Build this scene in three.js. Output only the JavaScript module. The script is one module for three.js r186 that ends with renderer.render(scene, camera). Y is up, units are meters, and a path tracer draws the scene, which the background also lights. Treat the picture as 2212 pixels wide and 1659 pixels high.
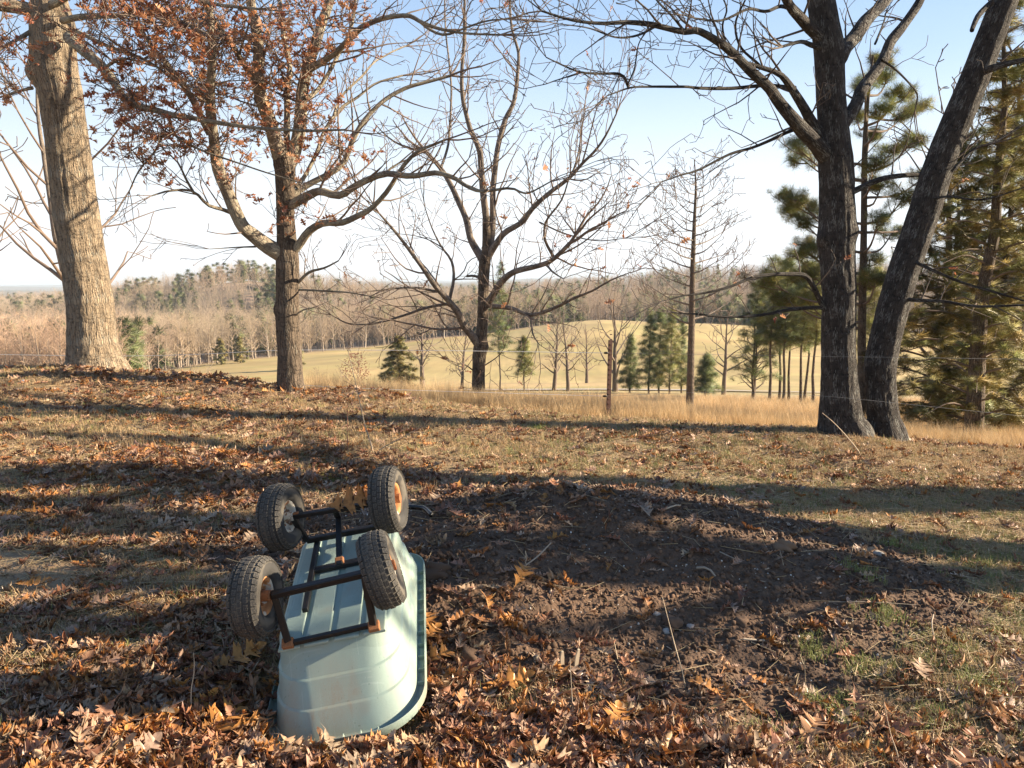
import * as THREE from 'three';
import { mergeGeometries, mergeVertices } from 'three/addons/utils/BufferGeometryUtils.js';
import { RoundedBoxGeometry } from 'three/addons/geometries/RoundedBoxGeometry.js';

// ---------------------------------------------------------------- camera, sky, sun
const EYE = 1.55, FPX = 770, PITCH = Math.atan(109 / 770), PXU = 0.46293;
const scene = new THREE.Scene();
const camera = new THREE.PerspectiveCamera(2 * Math.atan(384 / FPX) * 180 / Math.PI, 4 / 3, 0.1, 20000);
camera.position.set(0, EYE, 0);
camera.rotation.x = -PITCH;
const renderer = new THREE.WebGLRenderer({ antialias: true });
renderer.setSize(1024, 768);
renderer.toneMapping = THREE.LinearToneMapping;
renderer.toneMappingExposure = 3.15;
renderer.shadowMap.enabled = true;
renderer.shadowMap.type = THREE.PCFSoftShadowMap;

const SUN_EL = 22.5 * Math.PI / 180, SUN_AZ = 12 * Math.PI / 180;      // from the right, a little beyond
const sunDir = new THREE.Vector3(Math.cos(SUN_EL) * Math.cos(SUN_AZ), Math.sin(SUN_EL), -Math.cos(SUN_EL) * Math.sin(SUN_AZ));
{
  const W = 512, H = 256, d = new Float32Array(W * H * 4);
  const stops = [[-90, 0.2243, 0.2019, 0.1645], [-1, 0.3588, 0.3738, 0.3888], [0, 0.3888, 0.4, 0.4112], [5, 0.3663, 0.3925, 0.4112], [9, 0.2878, 0.3364, 0.3888], [14, 0.1944, 0.2617, 0.3514], [19, 0.1458, 0.2131, 0.314], [30, 0.0934, 0.1495, 0.2504], [50, 0.0523, 0.0934, 0.1794], [90, 0.0336, 0.0673, 0.142]];
  for (let j = 0; j < H; j++) {
    const e = ((j + .5) / H - .5) * 180;
    let k = 0; while (k < stops.length - 2 && e > stops[k + 1][0]) k++;
    let t = Math.min(1, Math.max(0, (e - stops[k][0]) / (stops[k + 1][0] - stops[k][0])));
    for (let i = 0; i < W; i++) {
      const az = ((i + .5) / W - .5) * 2 * Math.PI, er = e * Math.PI / 180;
      const dx = Math.cos(er) * Math.cos(az), dy = Math.sin(er), dz = Math.cos(er) * Math.sin(az);
      const c = Math.max(-1, Math.min(1, dx * sunDir.x + dy * sunDir.y + dz * sunDir.z));
      const g = .95 + .1 * c + .5 * Math.pow(Math.max(0, c), 8);           // brighter air towards the sun
      for (let q = 0; q < 3; q++) d[(j * W + i) * 4 + q] = (stops[k][q + 1] * (1 - t) + stops[k + 1][q + 1] * t) * g;
      d[(j * W + i) * 4 + 3] = 1;
    }
  }
  const sky = new THREE.DataTexture(d, W, H, THREE.RGBAFormat, THREE.FloatType);
  sky.mapping = THREE.EquirectangularReflectionMapping; sky.magFilter = THREE.LinearFilter; sky.minFilter = THREE.LinearFilter; sky.needsUpdate = true;
  scene.background = sky; scene.environment = sky;
}
const sun = new THREE.DirectionalLight(new THREE.Color().setRGB(1, .83, .61), 5);
sun.name = 'sun';
sun.position.copy(sunDir).multiplyScalar(60); sun.target.position.set(0, 0, -6);
sun.castShadow = true; sun.shadow.mapSize.set(4096, 4096); sun.shadow.radius = 1.2;
Object.assign(sun.shadow.camera, { left: -30, right: 30, top: 30, bottom: -30, near: 1, far: 160 });
scene.add(sun, sun.target);
scene.fog = new THREE.FogExp2(new THREE.Color().setRGB(.74, .87, 1), 0.00016);

// ---------------------------------------------------------------- small tools
function rng(seed) { let a = seed >>> 0; return () => { a = (a + 0x6D2B79F5) | 0; let t = Math.imul(a ^ (a >>> 15), 1 | a); t = (t + Math.imul(t ^ (t >>> 7), 61 | t)) ^ t; return ((t ^ (t >>> 14)) >>> 0) / 4294967296; }; }
const clamp = (x, a = 0, b = 1) => Math.min(b, Math.max(a, x));
const sm = (a, b, x) => { const t = clamp((x - a) / (b - a)); return t * t * (3 - 2 * t); };
const mix = (a, b, t) => a + (b - a) * t;
const hash2 = (x, y) => { let h = Math.imul(x | 0, 374761393) + Math.imul(y | 0, 668265263); h = Math.imul(h ^ (h >>> 13), 1274126177); return ((h ^ (h >>> 16)) >>> 0) / 4294967296; };
function vn(x, y, px = 0, py = 0) {                                     // value noise, periodic where px, py are given
  const ix = Math.floor(x), iy = Math.floor(y), fx = x - ix, fy = y - iy, sx = fx * fx * (3 - 2 * fx), sy = fy * fy * (3 - 2 * fy);
  const wx = k => px ? ((k % px) + px) % px : k, wy = k => py ? ((k % py) + py) % py : k;
  const a = hash2(wx(ix), wy(iy)), b = hash2(wx(ix + 1), wy(iy)), c = hash2(wx(ix), wy(iy + 1)), d = hash2(wx(ix + 1), wy(iy + 1));
  return a + (b - a) * sx + (c - a) * sy + (a - b - c + d) * sx * sy;
}
function fbm(x, y, o = 4) { let s = 0, a = .5, n = 0; for (let i = 0; i < o; i++) { s += a * vn(x + i * 17.3, y - i * 9.1); n += a; a *= .5; x *= 2.03; y *= 2.03; } return s / n; }
const V = (x, y, z) => new THREE.Vector3(x, y, z);
const C = (r, g, b) => new THREE.Color().setRGB(r, g, b);
const names = {};
function numbered(n) { const k = names[n] = (names[n] || 0) + 1; return k === 1 ? n : n + '_' + String(k - 1).padStart(3, '0'); }
const on = m => { m.castShadow = m.receiveShadow = true; return m; };
function tag(o, label, category, group) { o.userData.label = label; o.userData.category = category; if (group) o.userData.group = group; return o; }
function thing(name, label, category, group) { const o = new THREE.Group(); o.name = numbered(name); scene.add(o); return tag(o, label, category, group); }
function part(name, geo, mat, parent, kind) { const m = on(new THREE.Mesh(geo, mat)); m.name = name; if (kind) m.userData.kind = kind; parent.add(m); return m; }
function solo(name, geo, mat, label, category, group) { const m = on(new THREE.Mesh(geo, mat)); m.name = numbered(name); scene.add(m); return tag(m, label, category, group); }
function structure(name, geo, mat) { const m = on(new THREE.Mesh(geo, mat)); m.name = numbered(name); m.userData.kind = 'structure'; scene.add(m); return m; }
function scatter(name, geo, mat, list, label, parent = scene) {          // list: [matrix, color]
  const m = on(new THREE.InstancedMesh(geo, mat, list.length));
  m.name = parent === scene ? numbered(name) : name; m.userData.kind = 'stuff'; if (label) m.userData.label = label;
  list.forEach(([x, c], i) => { m.setMatrixAt(i, x); if (c) m.setColorAt(i, c); });
  parent.add(m); return m;
}
const _q = new THREE.Quaternion(), _e = new THREE.Euler(), _s = new THREE.Vector3();
function mat4(p, rx, ry, rz, sx, sy = sx, sz = sx) { return new THREE.Matrix4().compose(p, _q.setFromEuler(_e.set(rx, ry, rz, 'YXZ')), _s.set(sx, sy, sz)); }
function dataTex(w, h, fn, srgb, repeat = true) {                         // fn(i, j) -> [r, g, b] in 0..1
  const d = new Uint8Array(w * h * 4);
  for (let j = 0; j < h; j++) for (let i = 0; i < w; i++) { const c = fn(i, j), k = (j * w + i) * 4; d[k] = clamp(c[0]) * 255; d[k + 1] = clamp(c[1]) * 255; d[k + 2] = clamp(c[2]) * 255; d[k + 3] = 255; }
  const t = new THREE.DataTexture(d, w, h, THREE.RGBAFormat); t.magFilter = THREE.LinearFilter; t.minFilter = THREE.LinearMipmapLinearFilter; t.generateMipmaps = true;
  if (srgb) t.colorSpace = THREE.SRGBColorSpace; if (repeat) t.wrapS = t.wrapT = THREE.RepeatWrapping; t.needsUpdate = true; return t;
}
const enc = c => c <= .0031308 ? 12.92 * c : 1.055 * Math.pow(c, 1 / 2.4) - .055;

// a place in the scene from where it is seen and how far off it stands
function at(u, v, D) {
  const a = (u * PXU - 512) / FPX, b = -(v * PXU - 384) / FPX, cp = Math.cos(PITCH), sp = Math.sin(PITCH);
  const t = D / (cp + b * sp);
  return V(a * t, EYE + t * (-sp + b * cp), -D);
}
const unit = (w, D) => w * PXU * D / FPX;                                // a width in the same measure, in metres

// ---------------------------------------------------------------- terrain
const TU = [-600, 0, 300, 540, 750, 1000, 1300, 1500, 1800, 2212, 2800];
const TD = [32, 90, 130, 180, 250, 330, 430, 600, 1000, 2500, 6500];
const TV = [                                                             // rows follow TU, columns TD
  [919, 864, 848, 828, 795, 750, 705, 672, 650, 634, 622],
  [916, 860, 842, 818, 788, 742, 700, 672, 648, 632, 622],
  [908, 852, 832, 802, 768, 728, 650, 660, 648, 630, 620],
  [902, 846, 828, 788, 758, 716, 606, 650, 640, 628, 616],
  [898, 844, 826, 778, 747, 722, 644, 656, 642, 624, 612],
  [894, 843, 822, 770, 728, 712, 682, 648, 640, 620, 610],
  [892, 842, 820, 762, 694, 700, 668, 630, 622, 616, 604],
  [892, 844, 822, 768, 704, 698, 660, 606, 614, 612, 600],
  [896, 847, 824, 780, 724, 698, 650, 598, 606, 608, 602],
  [904, 852, 832, 795, 745, 706, 650, 602, 606, 608, 604],
  [909, 857, 840, 805, 760, 715, 655, 608, 608, 608, 604]];
const lookup = (arr, x) => { let i = 0; while (i < arr.length - 2 && x > arr[i + 1]) i++; return [i, clamp((x - arr[i]) / (arr[i + 1] - arr[i]))]; };
function vRow(i, x) {                                                    // smooth along the distance
  const lx = Math.log(x), [k, t] = lookup(TD.map(Math.log), lx), r = TV[i], n = r.length;
  const p0 = r[Math.max(0, k - 1)], p1 = r[k], p2 = r[k + 1], p3 = r[Math.min(n - 1, k + 2)];
  const m1 = (p2 - p0) / 2, m2 = (p3 - p1) / 2, t2 = t * t, t3 = t2 * t;
  return (2 * t3 - 3 * t2 + 1) * p1 + (t3 - 2 * t2 + t) * m1 + (-2 * t3 + 3 * t2) * p2 + (t3 - t2) * m2;
}
const TDL = TD.map(Math.log);
function farY(x, D) {
  const Dq = clamp(D, 32, 6500), u = (512 + FPX * x / (D * 1.0)) / PXU;
  const [i, t] = lookup(TU, u), st = t * t * (3 - 2 * t);
  const v = mix(vRow(i, Dq), vRow(i + 1, Dq), mix(t, st, .6));
  const y = EYE - Dq * Math.tan(Math.atan((v * PXU - 384) / FPX) + PITCH);
  const amp = clamp(D / 400) * 2.2;
  return y + (fbm(x / 60 + 5, D / 60, 3) - .5) * amp + (D > 900 ? (fbm(x / 420, D / 420 + 3, 3) - .45) * Math.min(60, D * .012) : 0);
}
const bump = (x, D, cx, cd, rx, rd, h) => { const q = ((x - cx) / rx) ** 2 + ((D - cd) / rd) ** 2; return q > 9 ? 0 : h * Math.exp(-q); };
function nearY(x, D) {
  const xc = clamp(x, -12, 12), Dc = 8.35 - .13 * clamp(x, -9, 9), q = Math.max(0, D - Dc);
  let y = -.055 * xc - .2 * (Math.sqrt(q * q + .3) - Math.sqrt(.3));
  y += bump(x, D, -5.15, 9.6, 1.5, 1.2, .14) + bump(x, D, -3.3, 9.1, 1.1, .5, .1) + bump(x, D, -1.75, 9.5, .45, .35, .13) + bump(x, D, 3.2, 8.3, .9, .8, .07);
  y += bump(x, D, .45, 4.55, 1.35, .85, .19) + bump(x, D, .35, 4.0, 1.5, 1.1, .06) + bump(x, D, -.12, 3.55, .36, .5, .1) + bump(x, D, .35, 4.35, .5, .25, .06) + bump(x, D, 1.6, 3.9, .8, .3, .035) - bump(x, D, .6, 3.1, .8, .3, .03);
  if (Math.abs(x) < 14 && D > -3 && D < 20) y += (fbm(x * 1.1 + 40, D * 1.1, 3) - .5) * .09;
  const q2 = ((x + .58) / .62) ** 2 + ((D - 2.25) / .62) ** 2; if (q2 < 6) y = mix(y, -.035, Math.min(1, 1.25 * Math.exp(-q2 * q2 * .8)));
  return y;
}
function soilMask(x, D) {
  const n = (fbm(x * 1.6 + 9, D * 1.6 + 3, 4) - .5) * .95;
  const e = ((x - .62) / 1.75) ** 2 + ((D - 3.95) / 1.42) ** 2, e2 = ((x + .9) / .8) ** 2 + ((D - 4.1) / .75) ** 2;
  return sm(1.15, .72, Math.min(e, e2) + n);
}
const farMix = (x, D) => sm(20, 38, D);
function G(x, D) {
  const w = farMix(x, D);
  return w <= 0 ? nearY(x, D) : w >= 1 ? farY(x, D) : mix(nearY(x, D), farY(x, D), w);
}
function Gfine(x, D) {                                                    // with clods and small lumps, near the camera
  let y = G(x, D);
  if (D > 1 && D < 11 && Math.abs(x) < 8) {
    const s = soilMask(x, D), f = sm(11, 8, D);
    y += f * ((fbm(x * 9, D * 9, 3) - .5) * mix(.022, .055, s) + (vn(x * 34, D * 34) - .5) * mix(.006, .016, s));
  }
  return y;
}
function hit(u, v) {                                                      // the spot of ground seen there
  let lo = 1.2, hi = 1.2;
  const above = D => { const p = at(u, v, D); return p.y - G(p.x, D); };
  while (hi < 60 && above(hi) > 0) { lo = hi; hi += .1; }
  for (let i = 0; i < 20; i++) { const m = (lo + hi) / 2; if (above(m) > 0) lo = m; else hi = m; }
  const p = at(u, v, lo); return { x: p.x, D: lo, p: V(p.x, Gfine(p.x, lo), -lo) };
}
// where leaves lie, 0..1 and more
const underCart = (x, D) => { const dx = x + .571, dz = D - 2.425, l = -.115 * dx + .993 * dz, w = .993 * dx + .115 * dz; return l > -.075 && l < .98 && Math.abs(w) < .27; };
function leafMask(x, D) {
  if (underCart(x, D)) return 0;
  const n = fbm(x * 1.3 + 70, D * 1.3 + 20, 3), n2 = fbm(x * 3.1, D * 3.1 + 50, 3);
  let m = .17 + .08 * sm(4.5, 6, D) + .38 * sm(.4, .66, n);
  const edge = 2.62 - .2 * sm(-.5, -.1, x) + .16 * sm(-.2, -.9, x) + .1 * Math.sin(x * 2.1 + 1) - .03 * x * (x > .6 ? 1 : 0) + (n - .5) * .5;
  m += 1.0 * sm(edge + .1, edge - .16, D) * sm(-2.1, -1.1, x) * mix(1, .8, sm(1.2, 2.2, x));
  m += .8 * bump(x, D, -1.25, 2.75, .38, .55, 1) + .55 * bump(x, D, -1.7, 3.1, .6, .6, 1) + .75 * bump(x, D, -.22, 2.72, .13, .3, 1) + .3 * bump(x, D, .05, 3.0, .25, .35, 1);
  m += 1.1 * bump(x, D, -1.5, 5.5, 1.6, .6, 1) + .45 * bump(x, D, -3.2, 5.3, 1.2, .8, 1) + .5 * bump(x, D, -1.3, 4.6, .8, .5, 1) + .45 * bump(x, D, -.3, 4.55, .35, .25, 1) + .35 * bump(x, D, -2.5, 4.2, .9, .6, 1);
  m += 1.6 * bump(x, D, -3.3, 9.1, 1.3, .6, 1) + 1.6 * bump(x, D, -1.75, 9.5, .7, .4, 1) + .5 * bump(x, D, -5, 9, 1.6, .6, 1) + .6 * bump(x, D, -4.6, 7.9, 1.6, .35, 1) + .4 * bump(x, D, -2.6, 7.3, 1.8, .5, 1);
  m += .6 * bump(x, D, 5.4, 8.4, 1.2, .35, 1) + .45 * bump(x, D, 3.1, 6.2, 1.3, .3, 1) + .35 * bump(x, D, 1.9, 8, .7, .35, 1) + .35 * bump(x, D, .6, 7.5, .8, .4, 1) + .3 * bump(x, D, 2.2, 6.6, 1, .3, 1);
  return m * mix(.2, 1.6, n2) * (1 - .8 * pathMask(x, D)) * mix(1, .35, soilMask(x, D) * (D > 2.8 ? 1 : 0));
}
const pathMask = (x, D) => sm(1.2, .6, ((x + 2.6) / .62) ** 2 + ((D - 3.45) / .34) ** 2 + (fbm(x * 2, D * 2 + 8, 3) - .5));
const greenMask = (x, D) => clamp(.14 + .36 * sm(.2, 2.4, x) * sm(6.5, 3, D) + .35 * (fbm(x * .8 + 3, D * .8 + 60, 3) - .35) + .25 * bump(x, D, 1.2, 6.5, 1.8, 1, 1));

const groundTex = (() => {
  const N = 2048, S = 20.48, x0 = -10.24, d0 = -4;
  const t = dataTex(N, N, (i, j) => {
    const x = x0 + (i + .5) * S / N, D = d0 + (j + .5) * S / N;
    const f = vn(x * 60, D * 60), f2 = hash2(i, j), f3 = vn(x * 17 + 4, D * 17);
    if (D < .9) return [.32 + .1 * f, .26 + .08 * f, .18 + .05 * f];
    const s = soilMask(x, D), g = greenMask(x, D) * sm(.3, .65, f3 + .15), p = pathMask(x, D), l = clamp(leafMask(x, D) * .8);
    const k = .72 + .34 * f + .22 * f2;
    let c = [.29 * k, .20 * k, .11 * k];                                 // straw and dust
    const mx = (o, w) => { for (let q = 0; q < 3; q++) c[q] = mix(c[q], o[q], w); };
    mx([.14 * k, .145 * k, .055 * k], g * .8);
    mx([.17 * k, .10 * k, .06 * k], l * (.5 + .5 * f));
    mx([.37 * (.8 + .2 * f), .255 * (.8 + .2 * f), .15 * (.8 + .2 * f)], p);
    const q = .6 + .5 * f + .35 * f2;
    mx([.105 * q, .063 * q, .038 * q], s);
    return c.map(enc);
  }, true, false);
  return t;
})();
const grainTex = dataTex(512, 512, (i, j) => { const v = .5 * vn(i / 4, j / 4, 128, 128) + .3 * vn(i / 9, j / 9 + .5, 57, 57) + .2 * hash2(i, j); return [v, v, v]; });
grainTex.repeat.set(16, 16);
{
  const xs = [], ds = [];
  for (let x = -5; x <= 5.0001; x += .035) xs.push(x);
  { let x = 5, s = .05; const r = []; while (x < 9000) { x += s; s *= 1.085; r.push(x); } xs.push(...r); xs.unshift(...r.map(q => -q).reverse()); }
  for (let d = -4; d < 1.5; d += .25) ds.push(d);
  { let d = 1.5, s = .026; while (d < 7500) { ds.push(d); if (d > 3) s *= 1.012; if (d > 14) s *= 1.02; d += s; } }
  ds.unshift(-120, -60, -30, -15, -8);
  const nx = xs.length, nd = ds.length, pos = new Float32Array(nx * nd * 3), col = new Float32Array(nx * nd * 3), uv = new Float32Array(nx * nd * 2);
  for (let j = 0; j < nd; j++) for (let i = 0; i < nx; i++) {
    const k = j * nx + i, x = xs[i], D = ds[j];
    pos[k * 3] = x; pos[k * 3 + 1] = Gfine(x, D); pos[k * 3 + 2] = -D;
    uv[k * 2] = (x + 10.24) / 20.48; uv[k * 2 + 1] = (D + 4) / 20.48;
    const n = fbm(x / 9, D / 9, 4), n2 = fbm(x / 40 + 8, D / 40, 3), m = meadowAmount(x, D);
    let c = [.5, .39, .22];
    const mx = (o, w) => { for (let q = 0; q < 3; q++) c[q] = mix(c[q], o[q], w); };
    mx([.47, .36, .145], sm(55, 100, D));                                    // grazed meadow
    mx([.34, .29, .105], sm(.5, .72, n) * .5 * sm(60, 100, D));
    mx([.46, .345, .16], sm(.5, .75, n2) * .6 * sm(60, 100, D));
    mx([.30, .225, .155], (1 - m) * sm(80, 130, D));                           // floor of the wood
    mx([.13, .12, .075], sm(900, 1600, D) * (.5 + .5 * n2));
    for (let q = 0; q < 3; q++) col[k * 3 + q] = c[q] * (.85 + .3 * vn(x * 1.7, D * 1.7));
  }
  const near = [], far = [];
  for (let j = 0; j < nd - 1; j++) for (let i = 0; i < nx - 1; i++) {
    const a = j * nx + i, b = a + 1, c = a + nx, d = c + 1;
    (xs[i] > -10 && xs[i + 1] < 10 && ds[j] >= -4 && ds[j + 1] < 14 ? near : far).push(a, b, d, a, d, c);
  }
  const mk = idx => { const used = new Map(), p = [], cc = [], uu = [], out = []; for (const k of idx) { let m = used.get(k); if (m === undefined) { m = used.size; used.set(k, m); p.push(pos[k * 3], pos[k * 3 + 1], pos[k * 3 + 2]); cc.push(col[k * 3], col[k * 3 + 1], col[k * 3 + 2]); uu.push(uv[k * 2], uv[k * 2 + 1]); } out.push(m); }
    const g = new THREE.BufferGeometry(); g.setAttribute('position', new THREE.Float32BufferAttribute(p, 3)); g.setAttribute('color', new THREE.Float32BufferAttribute(cc, 3)); g.setAttribute('uv', new THREE.Float32BufferAttribute(uu, 2)); g.setIndex(out); g.computeVertexNormals(); return g; };
  structure('ground', mk(near), new THREE.MeshStandardMaterial({ map: groundTex, bumpMap: grainTex, bumpScale: .012, roughness: 1 }));
  const patch = dataTex(512, 512, (i, j) => { let v = 0, a = .5; for (let n = 6; n < 400; n *= 2) { v += a * vn(i * n / 512 + n, j * n / 512, n, n); a *= .62; } v = clamp((v - .62) * 1.3 + .5); const g = vn(i * 11 / 512, j * 11 / 512 + 3, 11, 11); return [enc(mix(.62, 1, v)), enc(mix(.62, .98, v) * mix(.92, 1.04, g)), enc(mix(.55, .95, v))]; }, true);
  patch.repeat.set(.2, .2);
  structure('terrain', mk(far), new THREE.MeshStandardMaterial({ vertexColors: true, map: patch, roughness: 1 }));
}
function woodEdge(u) { const t = [[-600, 150], [200, 150], [330, 172], [420, 192], [650, 222], [900, 245], [1100, 262], [1300, 285], [1400, 290], [1600, 285], [2800, 270]]; const [i, k] = lookup(t.map(q => q[0]), u); return mix(t[i][1], t[i + 1][1], k); }
function meadowAmount(x, D) { if (D <= 5) return 1; const u = (512 + FPX * x / D) / PXU; let e = woodEdge(u); if (u < 330) e = mix(128, e, sm(180, 330, u)); return sm(e + 6, e - 2, D); }
// the gravel track at the foot of the meadow
{
  const pos = [], idx = [], c = [[-30, 93], [-6, 92], [8, 91], [22, 90], [36, 86], [60, 80]];
  const curve = new THREE.CatmullRomCurve3(c.map(q => V(q[0], 0, -q[1]))), n = 90;
  for (let i = 0; i <= n; i++) { const p = curve.getPoint(i / n), t = curve.getTangent(i / n); for (const s of [-1, 1]) { const x = p.x - t.z * s * 1.5, D = -(p.z + t.x * s * 1.5); pos.push(x, G(x, D) + .14, -D); } }
  for (let i = 0; i < n; i++) { const a = i * 2; idx.push(a, a + 1, a + 3, a, a + 3, a + 2); }
  const g = new THREE.BufferGeometry(); g.setAttribute('position', new THREE.Float32BufferAttribute(pos, 3)); g.setIndex(idx); g.computeVertexNormals();
  structure('track', g, new THREE.MeshStandardMaterial({ color: C(.36, .32, .27), roughness: 1 }));
}

// ---------------------------------------------------------------- bark
function barkTex(seed, stretch, depth, base, dark, lichen, lichenCol) {
  const W = 512, H = 512, hgt = new Float32Array(W * H), pn = (i, j, nx, ny, o) => vn(i * nx / W + o * nx * 7, j * ny / H + o * ny * 3, nx, ny);   // noise that meets itself at the edges
  for (let j = 0; j < H; j++) for (let i = 0; i < W; i++) {
    const w = (pn(i, j, 12, 6, seed) - .5) * 26 + (pn(i, j, 30, 18, seed + 1) - .5) * 10;
    const a = pn(i + w, j, 26, Math.max(3, Math.round(26 / stretch)), seed + 2), b = pn(i + w * 1.3, j, 60, Math.round(60 / stretch), seed + 3), c = pn(i, j, 9, 14, seed + 4);
    const r = 1 - Math.abs(2 * a - 1), r2 = 1 - Math.abs(2 * b - 1), cut = sm(.86, .97, 1 - Math.abs(2 * pn(i, j + w, 7, 22, seed + 5) - 1)) * .35;
    hgt[j * W + i] = clamp(.66 * Math.pow(1 - r * r, .7) + .24 * (1 - r2) + .14 * hash2(i, j) + .12 * (c - .5) - cut);
  }
  const map = dataTex(W, H, (i, j) => {
    const h = hgt[j * W + i], k = Math.pow(h, depth), n = .72 + .56 * pn(i, j, 8, 5, seed + 6);
    let c = [0, 1, 2].map(q => mix(dark[q], base[q], k) * n);
    if (lichen) { const f = .3 * pn(i, j, 6, 4, seed + 7) + .3 * pn(i, j, 22, 9, seed + 8) + .4 * pn(i, j, 64, 26, seed + 9), l = sm(1 - lichen, 1 - lichen + .12, f) * (h > .25 ? .85 : .2) * (.45 + .55 * hash2(i >> 1, j)); c = c.map((x, q) => mix(x, lichenCol[q], l)); }
    return c.map(enc);
  }, true);
  const bmp = dataTex(W, H, (i, j) => { const h = hgt[j * W + i]; return [h, h, h]; });
  return { map, bumpMap: bmp };
}
const BK = {
  pale: barkTex(1, 5, .9, [.43, .33, .22], [.085, .064, .045], .42, [.36, .35, .29]),
  dark: barkTex(2, 4, 1.0, [.085, .071, .06], [.014, .012, .0105], .42, [.30, .30, .27]),
  brown: barkTex(3, 5, 1.1, [.20, .15, .105], [.04, .03, .022], .34, [.36, .34, .27]),
};
const barkMat = (b, s = .02) => new THREE.MeshStandardMaterial({ map: b.map, bumpMap: b.bumpMap, bumpScale: s, roughness: .95 });
const M = {
  barkPale: barkMat(BK.pale, .028), barkDark: barkMat(BK.dark, .03), barkBrown: barkMat(BK.brown, .022),
  limbPale: barkMat(barkTex(4, 3, .8, [.34, .285, .21], [.10, .08, .06], .46, [.42, .40, .29]), .01),
  limbGrey: barkMat(barkTex(5, 3, .8, [.25, .205, .165], [.07, .055, .045], .36, [.36, .35, .28]), .008),
  twig: new THREE.MeshStandardMaterial({ color: C(.17, .125, .095), roughness: .9 }),
  twigDark: new THREE.MeshStandardMaterial({ color: C(.095, .075, .062), roughness: .9 }),
  twigPale: new THREE.MeshStandardMaterial({ color: C(.36, .29, .22), roughness: .9 }),
  wood: new THREE.MeshStandardMaterial({ color: C(.27, .205, .15), roughness: 1 }),
};

// ---------------------------------------------------------------- tubes
class GB {
  constructor() { this.p = []; this.n = []; this.t = []; this.i = []; }
  tube(pts, rad, sides, o = {}) {
    const n = pts.length; if (n < 2) return;
    const T = V(0, 0, 0), N = V(0, 0, 0), B = V(0, 0, 0), base = this.p.length / 3;
    const around = o.wrap || Math.max(1, Math.round(2 * Math.PI * rad[0] / .5 * 1.2));
    let len = o.v0 || 0;
    for (let k = 0; k < n; k++) {
      if (k < n - 1) T.subVectors(pts[k + 1], pts[k]); if (k > 0) { B.subVectors(pts[k], pts[k - 1]); len += B.length(); if (k < n - 1) T.normalize().add(B.normalize()); else T.copy(B); }
      T.normalize();
      if (k === 0) { N.set(Math.abs(T.y) > .9 ? 1 : 0, Math.abs(T.y) > .9 ? 0 : 1, 0); }
      N.addScaledVector(T, -N.dot(T)).normalize(); B.crossVectors(T, N);
      for (let s = 0; s <= sides; s++) {
        const a = s / sides * 2 * Math.PI, ca = Math.cos(a), sa = Math.sin(a);
        const nx = N.x * ca + B.x * sa, ny = N.y * ca + B.y * sa, nz = N.z * ca + B.z * sa;
        let r = rad[k]; if (o.shape) r *= o.shape(s === sides ? 0 : a, pts[k], len, nx, ny, nz);
        this.p.push(pts[k].x + nx * r, pts[k].y + ny * r, pts[k].z + nz * r); this.n.push(nx, ny, nz); this.t.push(s / sides * around, len / (o.vs || .9));
      }
    }
    const w = sides + 1;
    for (let k = 0; k < n - 1; k++) for (let s = 0; s < sides; s++) { const a = base + k * w + s, b = a + 1, c = a + w, d = c + 1; this.i.push(a, b, d, a, d, c); }
    if (!o.open) { const e = this.p.length / 3; const q = pts[n - 1]; this.p.push(q.x, q.y, q.z); this.n.push(T.x, T.y, T.z); this.t.push(.5, len / .9); const r0 = base + (n - 1) * w; for (let s = 0; s < sides; s++) this.i.push(r0 + s, r0 + s + 1, e); }
  }
  geo(recompute) {
    const g = new THREE.BufferGeometry(); g.setAttribute('position', new THREE.Float32BufferAttribute(this.p, 3)); g.setAttribute('normal', new THREE.Float32BufferAttribute(this.n, 3)); g.setAttribute('uv', new THREE.Float32BufferAttribute(this.t, 2)); g.setIndex(this.i);
    if (recompute) g.computeVertexNormals(); return g;
  }
  get empty() { return !this.i.length; }
}
const tubeGeo = (pts, rad, sides, o) => { const g = new GB(); g.tube(pts, Array.isArray(rad) ? rad : pts.map((_, i) => mix(rad, rad * (o?.taper ?? 1), i / (pts.length - 1))), sides, o); return g.geo(); };
const sidesFor = r => r > .1 ? 16 : r > .04 ? 10 : r > .018 ? 7 : r > .009 ? 5 : r > .006 ? 4 : 3;

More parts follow.
